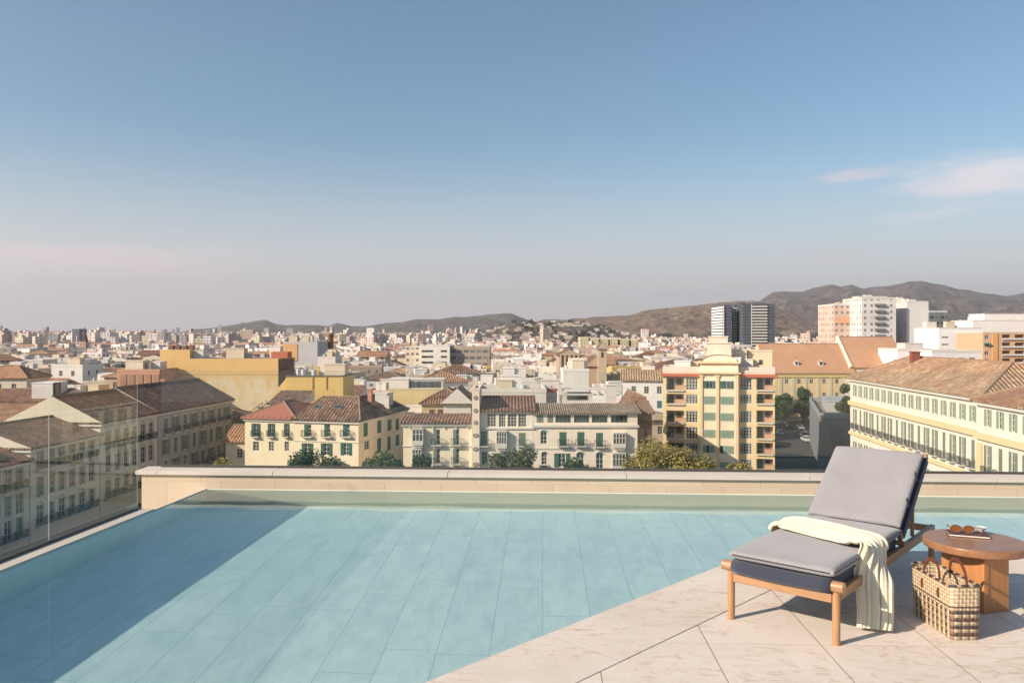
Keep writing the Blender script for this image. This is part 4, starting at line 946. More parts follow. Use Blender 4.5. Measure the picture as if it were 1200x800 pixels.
b = hero('white_house', 'wide white terraced house left of the orange brick block', 'house', 1092, 1150, 255, 14, 413, pl((.70, .66, .65), .1), 426); b.grid('front', 'glass', 4, b.H - 3.0, 2.0, 1.4); b.done('flat', WHITE, rise=.8)
for i, (x0, x1, y, d) in enumerate(((1062, 1098, 430, 190), (1098, 1125, 431, 195), (1124, 1150, 430, 188))):
    b = hero('house', ['small yellow-walled house just behind the palace ridge', 'low house with a bright orange tile roof behind the palace', 'red-tiled house behind the right part of the palace roof'][i], 'house', x0, x1, d, 10, y, pl(((.62, .47, .22), (.62, .3, .16), (.64, .5, .44))[i]), 440); b.grid('front', 'glass', 3, b.H - 2.6, 1.2, 1.4); b.done('gablex', (TORG, TORG, TRED)[i], rise=1.3)
# ------------------------------------------------------------------ hills
from mathutils import noise as MN
def mat_hill(name, cols, sc):
    t = NT(name); g = t.geo(); cols = [tuple(v * 1.0 for v in c) for c in cols]
    a = t.mix(t.ramp(t.noise(.0035 * sc, 12, g, .8), .42, .58), cols[0], cols[1])
    a = t.mix(t.ramp(t.noise(.012 * sc, 8, g, .8), .52, .57), a, cols[2])
    a = t.mix(t.math('MULTIPLY', t.ramp(t.noise(.02 * sc, 8, g, .8), .50, .56), .85), a, cols[3])
    t.base(a); t.rough(1); t.bump(t.noise(.006 * sc, 10, g, .8), 1.0, 75 / sc); return t.m
def hill(name, prof, d, front, back, mat, amp, seed, step=3):
    """a ridge whose skyline runs through the given pixels, at its real distance and height"""
    xs = [p[0] for p in prof]; m = MB(); m.mi(mat); rows = [i / 26 for i in range(27)] + [1.15, 1.4, 1.8, 2.4]
    n = int((xs[-1] - xs[0]) / step) + 1; 
    for i in range(n):
        px = xs[0] + (xs[-1] - xs[0]) * i / (n - 1); j = max(k for k in range(len(xs) - 1) if xs[k] <= px + 1e-6)
        f = (px - xs[j]) / (xs[j + 1] - xs[j]); y = prof[j][1] * (1 - f) + prof[j + 1][1] * f
        y += 1.1 * (MN.fractal(Vector((px * .05, seed, 0)), 1, 2, 5)) 
        for r in rows:
            dd = d - front * (1 - r) if r <= 1 else d + back * (r - 1)
            X, Y = P2(px, dd); zr = EYE + (HY - y) * d / F; base = gz(X, Y)
            q = r if r <= 1 else max(0, 1 - (r - 1) / 1.4)
            s_ = (q ** 1.25) if r <= 1 else smooth(0, 1, q)
            nv = MN.ridged_multi_fractal(Vector((X * 17 / d, Y * 17 / d, seed)), 1, 2, 5, 1, 2) / 2 - .6
            w = amp * (zr - base) * nv * 1.15 * (math.sin(math.pi * min(1, q)) ** .8 if r <= 1 else .2 * q)
            m.v.append((X, Y, base - 8 + (zr - base + 8) * s_ + w))
    R_ = len(rows)
    for i in range(n - 1):
        for r in range(R_ - 1):
            a = i * R_ + r; m.f.append((a, a + R_, a + R_ + 1, a + 1)); m.m.append(0)
    return tag(m.build(name, smooth=True, uv=False), kind='structure')
far_c = ((.31, .23, .175), (.17, .14, .11), (.40, .30, .22), (.09, .085, .06))
near_c = ((.42, .27, .175), (.26, .18, .12), (.52, .38, .27), (.11, .10, .06))
wood_c = ((.13, .115, .08), (.22, .17, .12), (.36, .27, .19), (.06, .065, .04))
hill('mountains', [(840, 380), (870, 362), (890, 352), (905, 343), (925, 341), (940, 342), (955, 337), (975, 333), (985, 336), (997, 333), (1010, 338), (1025, 336), (1045, 335), (1065, 330), (1080, 329), (1100, 333), (1120, 338), (1140, 341), (1160, 344), (1180, 347), (1200, 343), (1240, 338), (1290, 345), (1340, 350), (1420, 342), (1520, 352), (1640, 348), (1780, 362), (1950, 378)], 8500, 3600, 2500, mat_hill('mountain_scrub', far_c, .6), .38, 3)
hill('hill', [(-700, 388), (-500, 380), (-300, 386), (-100, 391), (60, 394), (150, 394), (200, 391), (220, 387), (250, 384), (270, 381), (285, 378), (298, 376), (310, 375), (322, 379), (335, 381), (350, 380), (365, 381), (385, 382), (395, 378), (410, 382), (430, 382), (450, 379), (470, 377), (490, 374), (510, 374), (530, 372), (560, 370), (590, 367), (600, 367), (610, 372), (625, 377), (640, 374), (655, 374), (700, 380), (760, 390)], 6200, 2000, 1500, mat_hill('hill_scrub', ((.25, .20, .15), (.15, .135, .10), (.36, .28, .21), (.08, .085, .06)), .9), .42, 9)
hill('hill', [(600, 386), (640, 377), (660, 375), (680, 373), (700, 371), (740, 369), (760, 363), (780, 361), (800, 359), (830, 356), (860, 353), (880, 352), (900, 356), (925, 366), (950, 376), (990, 384), (1040, 388), (1100, 392)], 4600, 1500, 1500, mat_hill('hill_brown', near_c, 1.1), .50, 14)
wh = hill('hill', [(548, 395), (565, 389), (580, 385), (600, 380), (620, 377), (640, 376), (660, 377), (680, 378), (700, 382), (715, 388), (740, 393), (760, 395)], 2600, 1500, 700, mat_hill('hill_wooded', wood_c, 2.2), .45, 21, 2)
hill('hill', [(980, 391), (1010, 386), (1060, 382), (1100, 384), (1140, 383), (1190, 380), (1240, 378), (1300, 384), (1450, 378), (1600, 384), (1800, 388)], 5400, 1500, 1200, mat_hill('hill_foot', ((.26, .20, .15), (.17, .14, .11), (.32, .25, .2), (.08, .085, .06)), 1.0), .4, 30)

# ------------------------------------------------------------------ ordinary houses behind, out to about 600 m
rng = random.Random(11)
PAL = [('white', (.70, .65, .60)), ('white', (.68, .62, .56)), ('cream', (.62, .54, .42)), ('cream', (.60, .50, .37)), ('pink', (.58, .43, .36)), ('pale grey', (.48, .47, .46)), ('ochre', (.58, .42, .20)), ('beige', (.52, .43, .33)), ('tan', (.44, .34, .25)), ('white', (.74, .70, .66)), ('white', (.72, .66, .60)), ('cream', (.66, .58, .46))]
ROOFS = [('red tile', TRED), ('brown tile', TBRN), ('orange tile', TORG), ('dark tile', TDK), ('tan tile', TTAN)]
GEN = []
def clutter(b, rng, k, d):
    """small things standing on a flat roof"""
    W, D, H = b.W, b.D, b.H
    for i in range(k):
        q = rng.random(); x = rng.uniform(.8, max(.9, W - 3.5)); y = rng.uniform(.8, max(.9, D - 3.5))
        if q < .40: c = rng.choice(PAL[:4])[1]; boxpart(b, 'roof_room', x, y, H, x + rng.uniform(2, 4.5), y + rng.uniform(2, 4), H + rng.uniform(1.8, 2.9), pl(c), .08)
        elif q < .55:
            m = MB(); m.tube([(x, y, H), (x, y, H + 1.3)], .6, plain('tank', (.5, .5, .5), .5), 8); m.build('water_tank', b.o)
        elif q < .75: boxpart(b, 'air_conditioner', x, y, H, x + 1, y + .6, H + .9, plain('unit', (.55, .55, .53), .5))
        elif q < .88: boxpart(b, 'chimney', x, y, H, x + .7, y + .7, H + 1.7, b.wall, .08)
        else:
            m = MB(); h = rng.uniform(2.5, 4.5); m.tube([(x, y, H), (x, y, H + h)], .045, IRON, 4)
            for z in (h - .2, h - .6, h - 1.0): m.tube([(x - .6, y, H + z), (x + .6, y, H + z)], .03, IRON, 3)
            m.build('antenna', b.o)
def ok_place(c, r):
    return all((c - q).length > r * .82 + s * .86 for q, s in ALLB)
def ordinary(d, px, w, dep, h, rng, near):
    base = gz(*P2(px, d)); ytop = HY + (EYE - (base + h + 1.5)) * F / d; hw = w / 2 * F / d
    for (a, b_, dd, yb) in VIS:
        if dd > d - 5 and px + hw > a and px - hw < b_ and ytop < yb - (1 if dd < 600 else -1): return None
    ctr = P2(px, d + dep / 2)
    if not ok_place(ctr, max(w, dep) / 2): return None
    cn, c = rng.choice(PAL); k = rng.uniform(.92, 1.06); c = tuple(round(min(.8, v * k), 2) for v in c)
    rot = rng.uniform(-.22, .22); a = P2(px, d) - C2(math.cos(rot), math.sin(rot)) * w / 2; bb = a + C2(math.cos(rot), math.sin(rot)) * w
    wall = pl(c) if near else farwall(c, rng.choice((2.6, 3.0, 3.4)), 3.1, rng.choice((.35, .45, .5)), .13)
    fl_ = rng.random() < (.52 if near else .62)
    kind = 'block' if (w > 17 or fl_) else 'house'
    b = Bld('house' if kind == 'house' else 'apartment_block', 'x', 'house' if kind == 'house' else 'building', a, bb, dep, base + h, wall, None, base)
    if near:
        side = 'left' if px > 620 else 'right'
        for i in range(2 if h > 8 else 1):
            z = h - 2.9 - i * 3.3; kd = rng.choice(('glass', 'sh', 'half', 'glass')); col = rng.choice((GREEN, BROWNW, GREYG, TEAL))
            b.grid('front', kd, max(2, int(w / 3.6)), z, 1.1, 1.7, col=col); b.grid(side, kd, max(1, int(dep / 4.5)), z, 1.1, 1.7, col=col)
    if fl_:
        clutter(b, rng, rng.randint(5, 12) if near else rng.randint(3, 7), d)
        b.done('flat', pl(c), rise=rng.uniform(.5, 1.1)); rn = 'flat roof'
    else:
        rn, rm = ROOFS[min(4, int(rng.random() ** 1.3 * 5))]
        b.done(rng.choice(('hip', 'gablex', 'gabley', 'hip')), rm, rise=rng.uniform(1.6, 2.8)); rn += ' roof'
        if near and rng.random() < .6: chimney(b, w * .3, dep * .5, h + 1.2, .7, 1.6)
    GEN.append((b, cn, rn, kind, px, d)); return b
for d0 in (128, 146, 168, 188, 208, 230, 254, 280, 308, 338, 372, 408, 448, 490):
    px = -70 + rng.uniform(0, 40)
    while px < 1270:
        d = d0 + rng.uniform(-5, 5) * d0 / 200
        w = rng.uniform(9.5, 16) * (1 + (d0 - 170) / 1200); dep = rng.uniform(9, 13) * (1 + (d0 - 170) / 900); h = rng.triangular(11.2, 18.5, 13.5)
        if d0 < 180: h = rng.uniform(9, 12.5)
        near = d0 < 290
        for _ in range(4):
            b = ordinary(d, px + w / 2 * F / d, w, dep, h, rng, near)
            if b: break
            h *= .86; w *= .86; dep *= .9
        px += w * F / d * rng.uniform(1.0, 1.1)
print('ordinary', len(GEN))

for b in ALLB_OBJ:
    n_ = b.o.name.split('.')[0]
    if n_ in ('white_block', 'terrace_house', 'yellow_block', 'ochre_gable_house', 'arcade_block', 'warehouse', 'apartment_block') and 'label' in b.o and b.o['label'] != 'x': clutter(b, rng, 7, 200)
# labels: what it looks like and which landmark it stands next to
LM = sorted({(x, t) for x, t in LANDMARKS}); used = {}
ordn = ['', 'second ', 'third ', 'fourth ', 'fifth ', 'sixth ', 'seventh ', 'eighth ', 'ninth ', 'tenth ', 'eleventh ', 'twelfth ']
for b, cn, rn, kind, px, d in GEN:
    x, t_ = min(LM, key=lambda q: abs(q[0] - px)); side = 'left of' if px < x else 'right of'
    dist = 'near' if d < 200 else 'mid-distance' if d < 340 else 'far'
    used.setdefault((dist, cn, rn, kind, side, t_), []).append((abs(px - x), b))
for (dist, cn, rn, kind, side, t_), L in used.items():
    L.sort(key=lambda q: q[0]); n = len(L)
    for i, (_, b) in enumerate(L):
        b.o['label'] = '%s%s %s %s with %s, %s%s' % (ordn[i] if n > 1 else '', dist, cn, kind, rn, side + ' ', t_) if n > 1 and i else '%s %s %s with %s, %s %s' % (dist, cn, kind, rn, ('just ' if n > 1 else '') + side, t_)
        b.o['group'] = 'ordinary houses of the city'

# ------------------------------------------------------------------ the far city as one mass
def far_city():
    m = MB(); rg = random.Random(5)
    cols = [(.74, .66, .60), (.70, .58, .50), (.66, .54, .46), (.60, .46, .38), (.72, .64, .56), (.52, .42, .36), (.76, .70, .66), (.46, .38, .34), (.78, .72, .66), (.62, .56, .40)]
    mats = [farwall(c, 4.2, 3.4, .45, .20) for c in cols]; roofs = [flatroof((.62, .55, .50)), flatroof((.50, .42, .36)), plain('far_tile', (.42, .22, .14), .9), flatroof((.70, .64, .58))]
    for i in range(21000):
        d = 525 + (4300 - 525) * rg.random() ** 1.05; px = rg.uniform(-80, 1280)
        if i >= 15000: px = rg.choice((rg.uniform(-700, -80), rg.uniform(1280, 2000))); d = 150 + (3200 - 150) * rg.random() ** 1.2
        w = rg.uniform(8, 17); dp = rg.uniform(9, 15); X, Y = P2(px, d); base = gz(X, Y)
        h = rg.triangular(8, 21, 11)
        if d > 1000 and rg.random() < .34: h += rg.uniform(6, 27); w *= .8
        if d > 1100 and 560 < px < 735: continue
        if px > 560 and d > 2100: continue
        yt = HY + (EYE - base - h) * F / d; bad = False; hw = w / 2 * F / d
        lim = 388.5 if px < 200 else 390.5 if px < 560 else 396
        if yt < lim and rg.random() < .96: h = max(6, h - (lim - yt) * d / F - rg.uniform(0, 6)); yt = HY + (EYE - base - h) * F / d
        for (a, b_, dd, yb) in VIS:
            if dd > d and px + hw > a and px - hw < b_ and yt < yb - 1: bad = True; break
        if bad: continue
        M = Matrix.Translation((X, Y, base)) @ Matrix.Rotation(rg.uniform(-.6, .6), 4, 'Z'); c = mats[min(len(mats) - 1, int(rg.random() * len(mats)))]
        m.box((-w / 2, -dp / 2, -6), (w / 2, dp / 2, h), c, M, skip=('b', 't')); rf = rg.choice(roofs)
        if rg.random() < .16:
            z = h + 1.6; q = [M @ Vector(v) for v in ((-w / 2, -dp / 2, h), (w / 2, -dp / 2, h), (w / 2, 0, z), (-w / 2, 0, z), (w / 2, dp / 2, h), (-w / 2, dp / 2, h))]
            m.face([q[0], q[1], q[2], q[3]], roofs[2]); m.face([q[3], q[2], q[4], q[5]], roofs[2]); m.face([q[1], q[4], q[2]], c); m.face([q[0], q[3], q[5]], c)
        else:
            m.face([M @ Vector(v) for v in ((-w / 2, -dp / 2, h), (w / 2, -dp / 2, h), (w / 2, dp / 2, h), (-w / 2, dp / 2, h))], rf)
            if rg.random() < .6: a = rg.uniform(-.3, .2) * w; m.box((a, -2, h), (a + 4, 3, h + 2.8), c, M, skip=('b',))
    # houses up the wooded hill
    for i in range(250):
        px = rg.uniform(560, 745); d = rg.uniform(1150, 2600) if i < 190 else rg.uniform(1150, 1700); X, Y = P2(px, d)
        hit, loc, *_ = wh.ray_cast(Vector((X, Y, 800)), Vector((0, 0, -1)))
        if hit: 
            w = rg.uniform(8, 15); m.box((-w / 2, -5, -4), (w / 2, 5, rg.uniform(4, 8)), rg.choice(mats), Matrix.Translation(loc))
    o = m.build('far_city'); tag(o, 'dense pale city houses spreading to the foot of the hills', None, None, 'stuff'); return o
far_city()

# ------------------------------------------------------------------ trees
def leafmat(c1, c2):
    t = NT('leaves'); g = t.geo(); r = t.n('ShaderNodeObjectInfo').outputs['Random']
    n = t.noise(.9, 4, g, .6); w = t.n('ShaderNodeTexWhiteNoise', {'Vector': t.n('ShaderNodeVectorMath', {0: g, 1: (.35, .35, .35)}, operation='SNAP').outputs[0]}, noise_dimensions='3D').outputs[0]
    t.base(t.mix(t.math('ADD', t.math('MULTIPLY', t.ramp(n, .35, .65), .7), t.math('MULTIPLY', w, .3)), c1, c2)); t.rough(.6)
    t.b.inputs['Transmission Weight'].default_value = 0; t.b.inputs['Subsurface Weight'].default_value = 0; return t.m
LV = {'dark': leafmat((.025, .05, .018), (.07, .11, .035)), 'green': leafmat((.04, .065, .018), (.11, .14, .04)), 'yellow': leafmat((.13, .12, .025), (.38, .29, .07)), 'olive': leafmat((.05, .06, .025), (.14, .14, .06))}
BARK = plain('bark', (.13, .09, .06), .95)
def tree_mesh(h, r, kind, seed, tall=False, leaf=.34):
    rg = random.Random(seed); t = MB(); t.tube([(0, 0, 0), (.1, .05, h * .3), (0, .1, h * .62), (.1, 0, h * .85)], [.28, .22, .14, .05], BARK, 8)
    cl = []
    for i in range(26 if not tall else 30):
        a = rg.uniform(0, 6.283); q = rg.random() ** .5; zz = rg.uniform(.38, .95) if not tall else rg.uniform(.15, .97)
        rr = r * (math.sin(math.pi * min(1, (zz - .2) / .8)) ** .5 if not tall else (1 - zz) ** .6 * 1.1) * q
        c = Vector((rr * math.cos(a), rr * math.sin(a), zz * h)); cl.append((c, rg.uniform(.24, .42) * r))
        if i % 2 == 0: t.tube([(0, .05, h * max(.2, zz - .3)), tuple(c * .6 + Vector((0, 0, h * zz * .35))), tuple(c)], [.1, .06, .02], BARK, 5)
    L = MB(); mt = LV[kind]
    for c, s in cl:
        for k in range(int(260 * (s / 1.2) ** 1.5) + 90):
            v = Vector((rg.gauss(0, 1), rg.gauss(0, 1), rg.gauss(0, .8))); v = v.normalized() * s * rg.random() ** .33; p = c + v
            n = Vector((rg.gauss(0, 1), rg.gauss(0, 1), rg.gauss(.6, 1))).normalized(); u = n.orthogonal().normalized(); w = n.cross(u); z = leaf * rg.uniform(.5, 1.1)
            L.face([p - u * z * .5, p + w * z * .3, p + u * z * .5, p - w * z * .3], mt)
    return t, L
def tree(name, label, px, d, ytop, r, kind, seed, tall=False, group='trees along the street'):
    X, Y = P2(px, d); z0 = gz(X, Y); h = Z(ytop, d) - z0; o = thing(name, label, 'tree', (X, Y, z0), random.Random(seed).uniform(0, 6), group)
    t, L = tree_mesh(h, r * 1.3, kind, seed, tall, .42 if d < 140 else .6); t.build('trunk', o, uv=False); L.build('crown', o, uv=False)
TR = [('street_tree', 'small yellow-green tree top just above the parapet in front of the dark left row', 262, 110, 536, 2.6, 'yellow'),
 ('street_tree', 'dark green tree in front of the cream corner house, the left one of two', 362, 106, 531, 2.9, 'dark'),
 ('street_tree', 'tallest dark green tree in front of the cream corner house', 385, 107, 525, 3.1, 'dark'),
 ('street_tree', 'low green tree beside the tan side wall of the corner house', 437, 108, 535, 3.0, 'green'),
 ('street_tree', 'low dark tree between the corner house and the cream three-bay house', 462, 112, 538, 2.4, 'dark'),
 ('street_tree', 'small blue-green tree in front of the white bay windows', 495, 110, 532, 1.9, 'dark'),
 ('street_tree', 'leafy green tree hiding the lower shutters of the glazed loggia house', 612, 109, 522, 3.0, 'olive'),
 ('street_tree', 'low green tree left of the leafy one at the glazed loggia house', 590, 108, 534, 2.6, 'olive'),
 ('street_tree', 'sparse small tree in front of the lower shutters of the pale pink house', 668, 108, 537, 2.2, 'dark'),
 ('street_tree', 'small bushy tree in front of the arched window of the pale pink house', 690, 108, 541, 2.0, 'dark'),
 ('street_tree', 'broad yellow-green tree left of the yellow apartment block', 765, 112, 522, 3.6, 'yellow'),
 ('street_tree', 'yellow-green tree partly covering the foot of the yellow apartment block', 797, 111, 525, 3.5, 'yellow'),
 ('street_tree', 'tip of a yellowish tree in front of the right-hand glazed balconies', 866, 110, 543, 2.0, 'yellow'),
 ('cypress', 'tall dark tree standing in front of the long yellow building', 941, 256, 455, 3.0, 'dark'),
 ('street_tree', 'lower dark tree left of the tall one at the long yellow building', 921, 250, 466, 3.6, 'dark'),
 ('street_tree', 'dark bushy tree right of the tall one at the long yellow building', 957, 258, 472, 3.4, 'dark'),
 ('cypress', 'narrow green tree between the long yellow building and the palace', 990, 175, 449, 2.2, 'green')]
for i, (nm_, lb, px, d, y, r, k) in enumerate(TR): tree(nm_, lb, px, d, y, r, k, 100 + i, nm_ == 'cypress')
# dark tree masses in the far city
def far_trees():
    m = MB(); rg = random.Random(3); mt = leafmat((.045, .055, .03), (.10, .105, .06))
    for i in range(420):
        d = rg.uniform(520, 3400); px = rg.uniform(-60, 1260)
        if rg.random() < .22: px = rg.gauss(640, 45); d = rg.uniform(1150, 2600)
        X, Y = P2(px, d); base = gz(X, Y)
        hit, loc, *_ = wh.ray_cast(Vector((X, Y, 800)), Vector((0, 0, -1)))
        if hit: base = max(base, loc.z)
        if hit and rg.random() < .55: continue
        n = rg.randint(1, 3) if hit else rg.randint(2, 5)
        for k in range(n):
            s = rg.uniform(3, 5.5) * (1 + d / 5000); c = Vector((X + rg.uniform(-15, 15) * (1 + d / 2500), Y + rg.uniform(-6, 6), base + rg.uniform(3, 9)))
            if any(dd > d and a - 3 < pix(*c)[0] < b_ + 3 and pix(c.x, c.y, c.z + s)[1] < yb for a, b_, dd, yb in VIS): continue
            for j in range(46):
                v = Vector((rg.gauss(0, 1), rg.gauss(0, 1), rg.gauss(0, .7))).normalized() * s * rg.uniform(.6, 1.05); p = c + v; nn = Vector((rg.gauss(0, 1), rg.gauss(0, 1), rg.gauss(.5, 1))).normalized(); u = nn.orthogonal().normalized() * s * .3; w = nn.cross(u)
                m.face([p - u, p + w, p + u, p - w], mt)
    tag(m.build('far_trees', uv=False), 'dark green tree masses between the far houses and on the wooded hill', None, None, 'stuff')
far_trees()
# ------------------------------------------------------------------ parked cars
def car(label, px, d, rz, col):
    X, Y = P2(px, d); o = thing('parked_car', label, 'car', (X, Y, ZG + .06), rz, 'cars parked in the side street'); pt = plain('car_paint', col, .25)
    m = MB(); M = Matrix.Identity(4)
    sec = [(-2.1, .35, .62), (-2.05, .35, .9), (-1.3, .3, .98), (1.2, .3, .95), (2.0, .35, .75), (2.1, .35, .5)]
    m.box((-2.1, -.85, .28), (2.1, .85, .80), pt); m.box((-2.02, -.80, .80), (2.0, .80, .90), pt); b_ = m.build('body', o); bevel(b_, .12, 3)
    q = MB(); lo_ = [(-1.75, -.76, .9), (1.15, -.76, .9), (1.15, .76, .9), (-1.75, .76, .9)]; up_ = [(-1.35, -.62, 1.4), (.45, -.62, 1.4), (.45, .62, 1.4), (-1.35, .62, 1.4)]
    for i in range(4): q.face([lo_[i], lo_[(i + 1) % 4], up_[(i + 1) % 4], up_[i]], pane())
    q.build('windows', o); q = MB(); q.face(up_, pt); q.box((-1.37, -.64, 1.4), (.47, .64, 1.44), pt); q.build('roof', o)
    for sx in (-1.3, 1.3):
        for sy in (-.8, .8):
            q = MB(); q.tube([(sx, sy - .1, .31), (sx, sy + .1, .31)], .31, plain('tyre', (.02, .02, .02), .8), 14); q.build('wheel', o)
for i, (lb, px, d, a, c) in enumerate((('white parked van-sized car nearest the yellow apartment block', 914, 222, 1.45, (.5, .5, .52)), ('white car at the front of the row parked in the side street', 944, 208, 1.5, (.6, .6, .6)), ('silver car second in the row parked in the side street', 941.5, 216, 1.5, (.35, .37, .4)), ('grey car third in the row parked in the side street', 939.5, 225, 1.5, (.25, .27, .3)), ('pale car at the far end of the row parked in the side street', 937.5, 234, 1.5, (.5, .5, .48)), ('dark blue car parked beside the grey modern block', 925, 236, 1.45, (.03, .05, .1)))):
    car(lb, px, d, a, c)
# ------------------------------------------------------------------ air
t = NT('haze_air')
for n_ in list(t.t.nodes):
    if n_ != t.out: t.t.nodes.remove(n_)
pv = t.n('ShaderNodeVolumePrincipled', {'Color': (.86, .84, .90, 1), 'Density': .000065, 'Anisotropy': .35}); t.t.links.new(pv.outputs[0], t.out.inputs['Volume'])
m = MB(); m.box((-16500, -320, -29), (16500, 14800, 760), t.m); tag(m.build('haze', uv=False), 'thin pale haze lying over the city', None, None, 'stuff')
# ------------------------------------------------------------------ lounger
leg1 = G(857, 724); ang = R(41) ; uu = Vector(cw(math.cos(ang), -math.sin(ang))).to_3d(); vv = Vector(cw(math.sin(ang), math.cos(ang))).to_3d()
LR = math.atan2(uu.y, uu.x)
MT = wood('oiled_wood_x', (.43, .245, .125), (.30, .165, .08), 0); MTY = wood('oiled_wood_y', (.43, .245, .125), (.30, .165, .08), 1); MTZ = wood('oiled_wood_z', (.46, .26, .125), (.34, .18, .085), 2)
END = wood('end_grain', (.58, .40, .24), (.46, .28, .15), 1, .6)
def mat_fabric(name, c1, c2, sc=260, b=.5):
    t = NT(name); uv = t.uv(); x = t.xyz(uv)
    wv = t.math('MULTIPLY', t.math('SINE', t.math('MULTIPLY', x[0], sc * 2)), t.math('SINE', t.math('MULTIPLY', x[1], sc * 2)))
    g = t.obj(); f = t.math('ADD', t.math('MULTIPLY', t.ramp(wv, -1, 1), .6), t.math('MULTIPLY', t.noise(220, 3, g, .6), .4))
    c = t.mix(f, c1, c2); c = t.mix(t.math('MULTIPLY', t.ramp(t.noise(3, 5, g, .6), .35, .7), .18), c, tuple(k * .7 for k in c1))
    t.base(c); t.rough(.95); t.b.inputs['Sheen Weight'].default_value = .25; t.bump(t.math('ADD', wv, t.math('MULTIPLY', t.noise(14, 4, g), 3)), b, .0012); return t.m
MF = mat_fabric('grey_fabric', (.185, .180, .188), (.375, .36, .368), 170, 1.0); MNV = mat_fabric('navy_fabric', (.022, .028, .05), (.04, .048, .075)); 
lg = thing('sun_lounger', 'wooden sun lounger with grey cushions, navy sling and raised backrest on the pool deck', 'sun lounger', (leg1.x, leg1.y, 0), LR)
LW = .60; RL = 2.0; RH = .265
def part(mb, name, par, bv=.006, seg=3, smooth=False):
    o = mb.build(name, par, smooth)
    if bv: bevel(o, bv, seg)
    return o
for x in (0, LW):
    m = MB(); m.tube([(x, 0, 0), (x, 0, .292)], .021, MTZ, 18); part(m, 'leg', lg, .003, 2)
    m = MB(); m.tube([(x, 1.965, 0), (x, 1.965, RH - .036)], .021, MTZ, 18); part(m, 'leg', lg, .003, 2)
for x in (0, LW):
    m = MB(); m.box((x - .018, .015, RH - .035), (x + .018, RL, RH + .02), MTY); part(m, 'side_rail', lg, .006)
m = MB(); m.box((.018, -.018, RH - .045), (LW - .018, .016, RH + .005), MT); part(m, 'front_rail', lg, .006)
m = MB(); m.box((.018, RL - .045, RH - .03), (LW - .018, RL - .01, RH + .015), MT); part(m, 'rear_rail', lg, .006)
m = MB(); m.tube([(-.045, -.012, .312), (LW + .045, -.012, .312)], .030, MT, 24, cap=False)
for x, s_ in ((-.045, -1), (LW + .045, 1)):
    rg_ = [(x, -.012 + .030 * math.cos(2 * math.pi * i / 24), .312 + .030 * math.sin(2 * math.pi * i / 24)) for i in range(24)]
    m.face(rg_ if s_ < 0 else rg_[::-1], END)
part(m, 'front_roller', lg, .003, 2)
m = MB(); m.tube([(-.02, 1.22, .30), (LW + .02, 1.22, .30)], .016, MT, 16); part(m, 'pivot_bar', lg, 0)
# sling: wraps the front roller and runs back to the pivot
def sheet(pts, x0, x1, th, mat, name, par, nx=10, sag=0.0):
    """a cloth strip along a profile of (y, z) points, th thick"""
    m = MB(); n = len(pts)
    nr = []
    for i in range(n):
        a = Vector(pts[max(0, i - 1)]); b = Vector(pts[min(n - 1, i + 1)]); t = (b - a).normalized(); nr.append(Vector((-t.y, t.x)))
    for side in (1, -1):
        for i in range(n):
            for j in range(nx + 1):
                u = j / nx; p = Vector(pts[i]) + nr[i] * side * th / 2; m.v.append((x0 + (x1 - x0) * u, p.x, p.y - sag * math.sin(math.pi * u) * math.sin(math.pi * i / (n - 1))))
    k = n * (nx + 1); mi = m.mi(mat)
    f = lambda i, j, s: s * k + i * (nx + 1) + j
    for i in range(n - 1):
        for j in range(nx): m.f += [(f(i, j, 0), f(i, j + 1, 0), f(i + 1, j + 1, 0), f(i + 1, j, 0)), (f(i, j, 1), f(i + 1, j, 1), f(i + 1, j + 1, 1), f(i, j + 1, 1))]
        m.f += [(f(i, 0, 0), f(i + 1, 0, 0), f(i + 1, 0, 1), f(i, 0, 1)), (f(i, nx, 0), f(i, nx, 1), f(i + 1, nx, 1), f(i + 1, nx, 0))]
    for j in range(nx): m.f += [(f(0, j, 0), f(0, j, 1), f(0, j + 1, 1), f(0, j + 1, 0)), (f(n - 1, j, 0), f(n - 1, j + 1, 0), f(n - 1, j + 1, 1), f(n - 1, j, 1))]
    m.m = [mi] * len(m.f); return m.build(name, par, True)
arcp = [(-.012 + .036 * math.cos(a), .312 + .036 * math.sin(a)) for a in [R(-60 - 15 * i) for i in range(14)]]
sheet(arcp + [(.1, .345), (.4, .335), (.8, .335), (1.2, .345)], .02, LW - .02, .010, MNV, 'sling', lg, sag=.012)
sheet([(.10, .255), (.0, .262), (-.030, .290), (-.046, .312)], .03, LW - .03, .008, MNV, 'sling_flap', lg)
sheet([(.06, .262), (.5, .25), (1.1, .262)], .03, LW - .03, .008, MNV, 'under_sling', lg, sag=.01)
def side_skirt(x):
    m = MB(); m.box((x - .006, .03, .262), (x + .006, 1.2, .352), MNV); return part(m, 'sling_side', lg, .003)
side_skirt(.036); side_skirt(LW - .036)
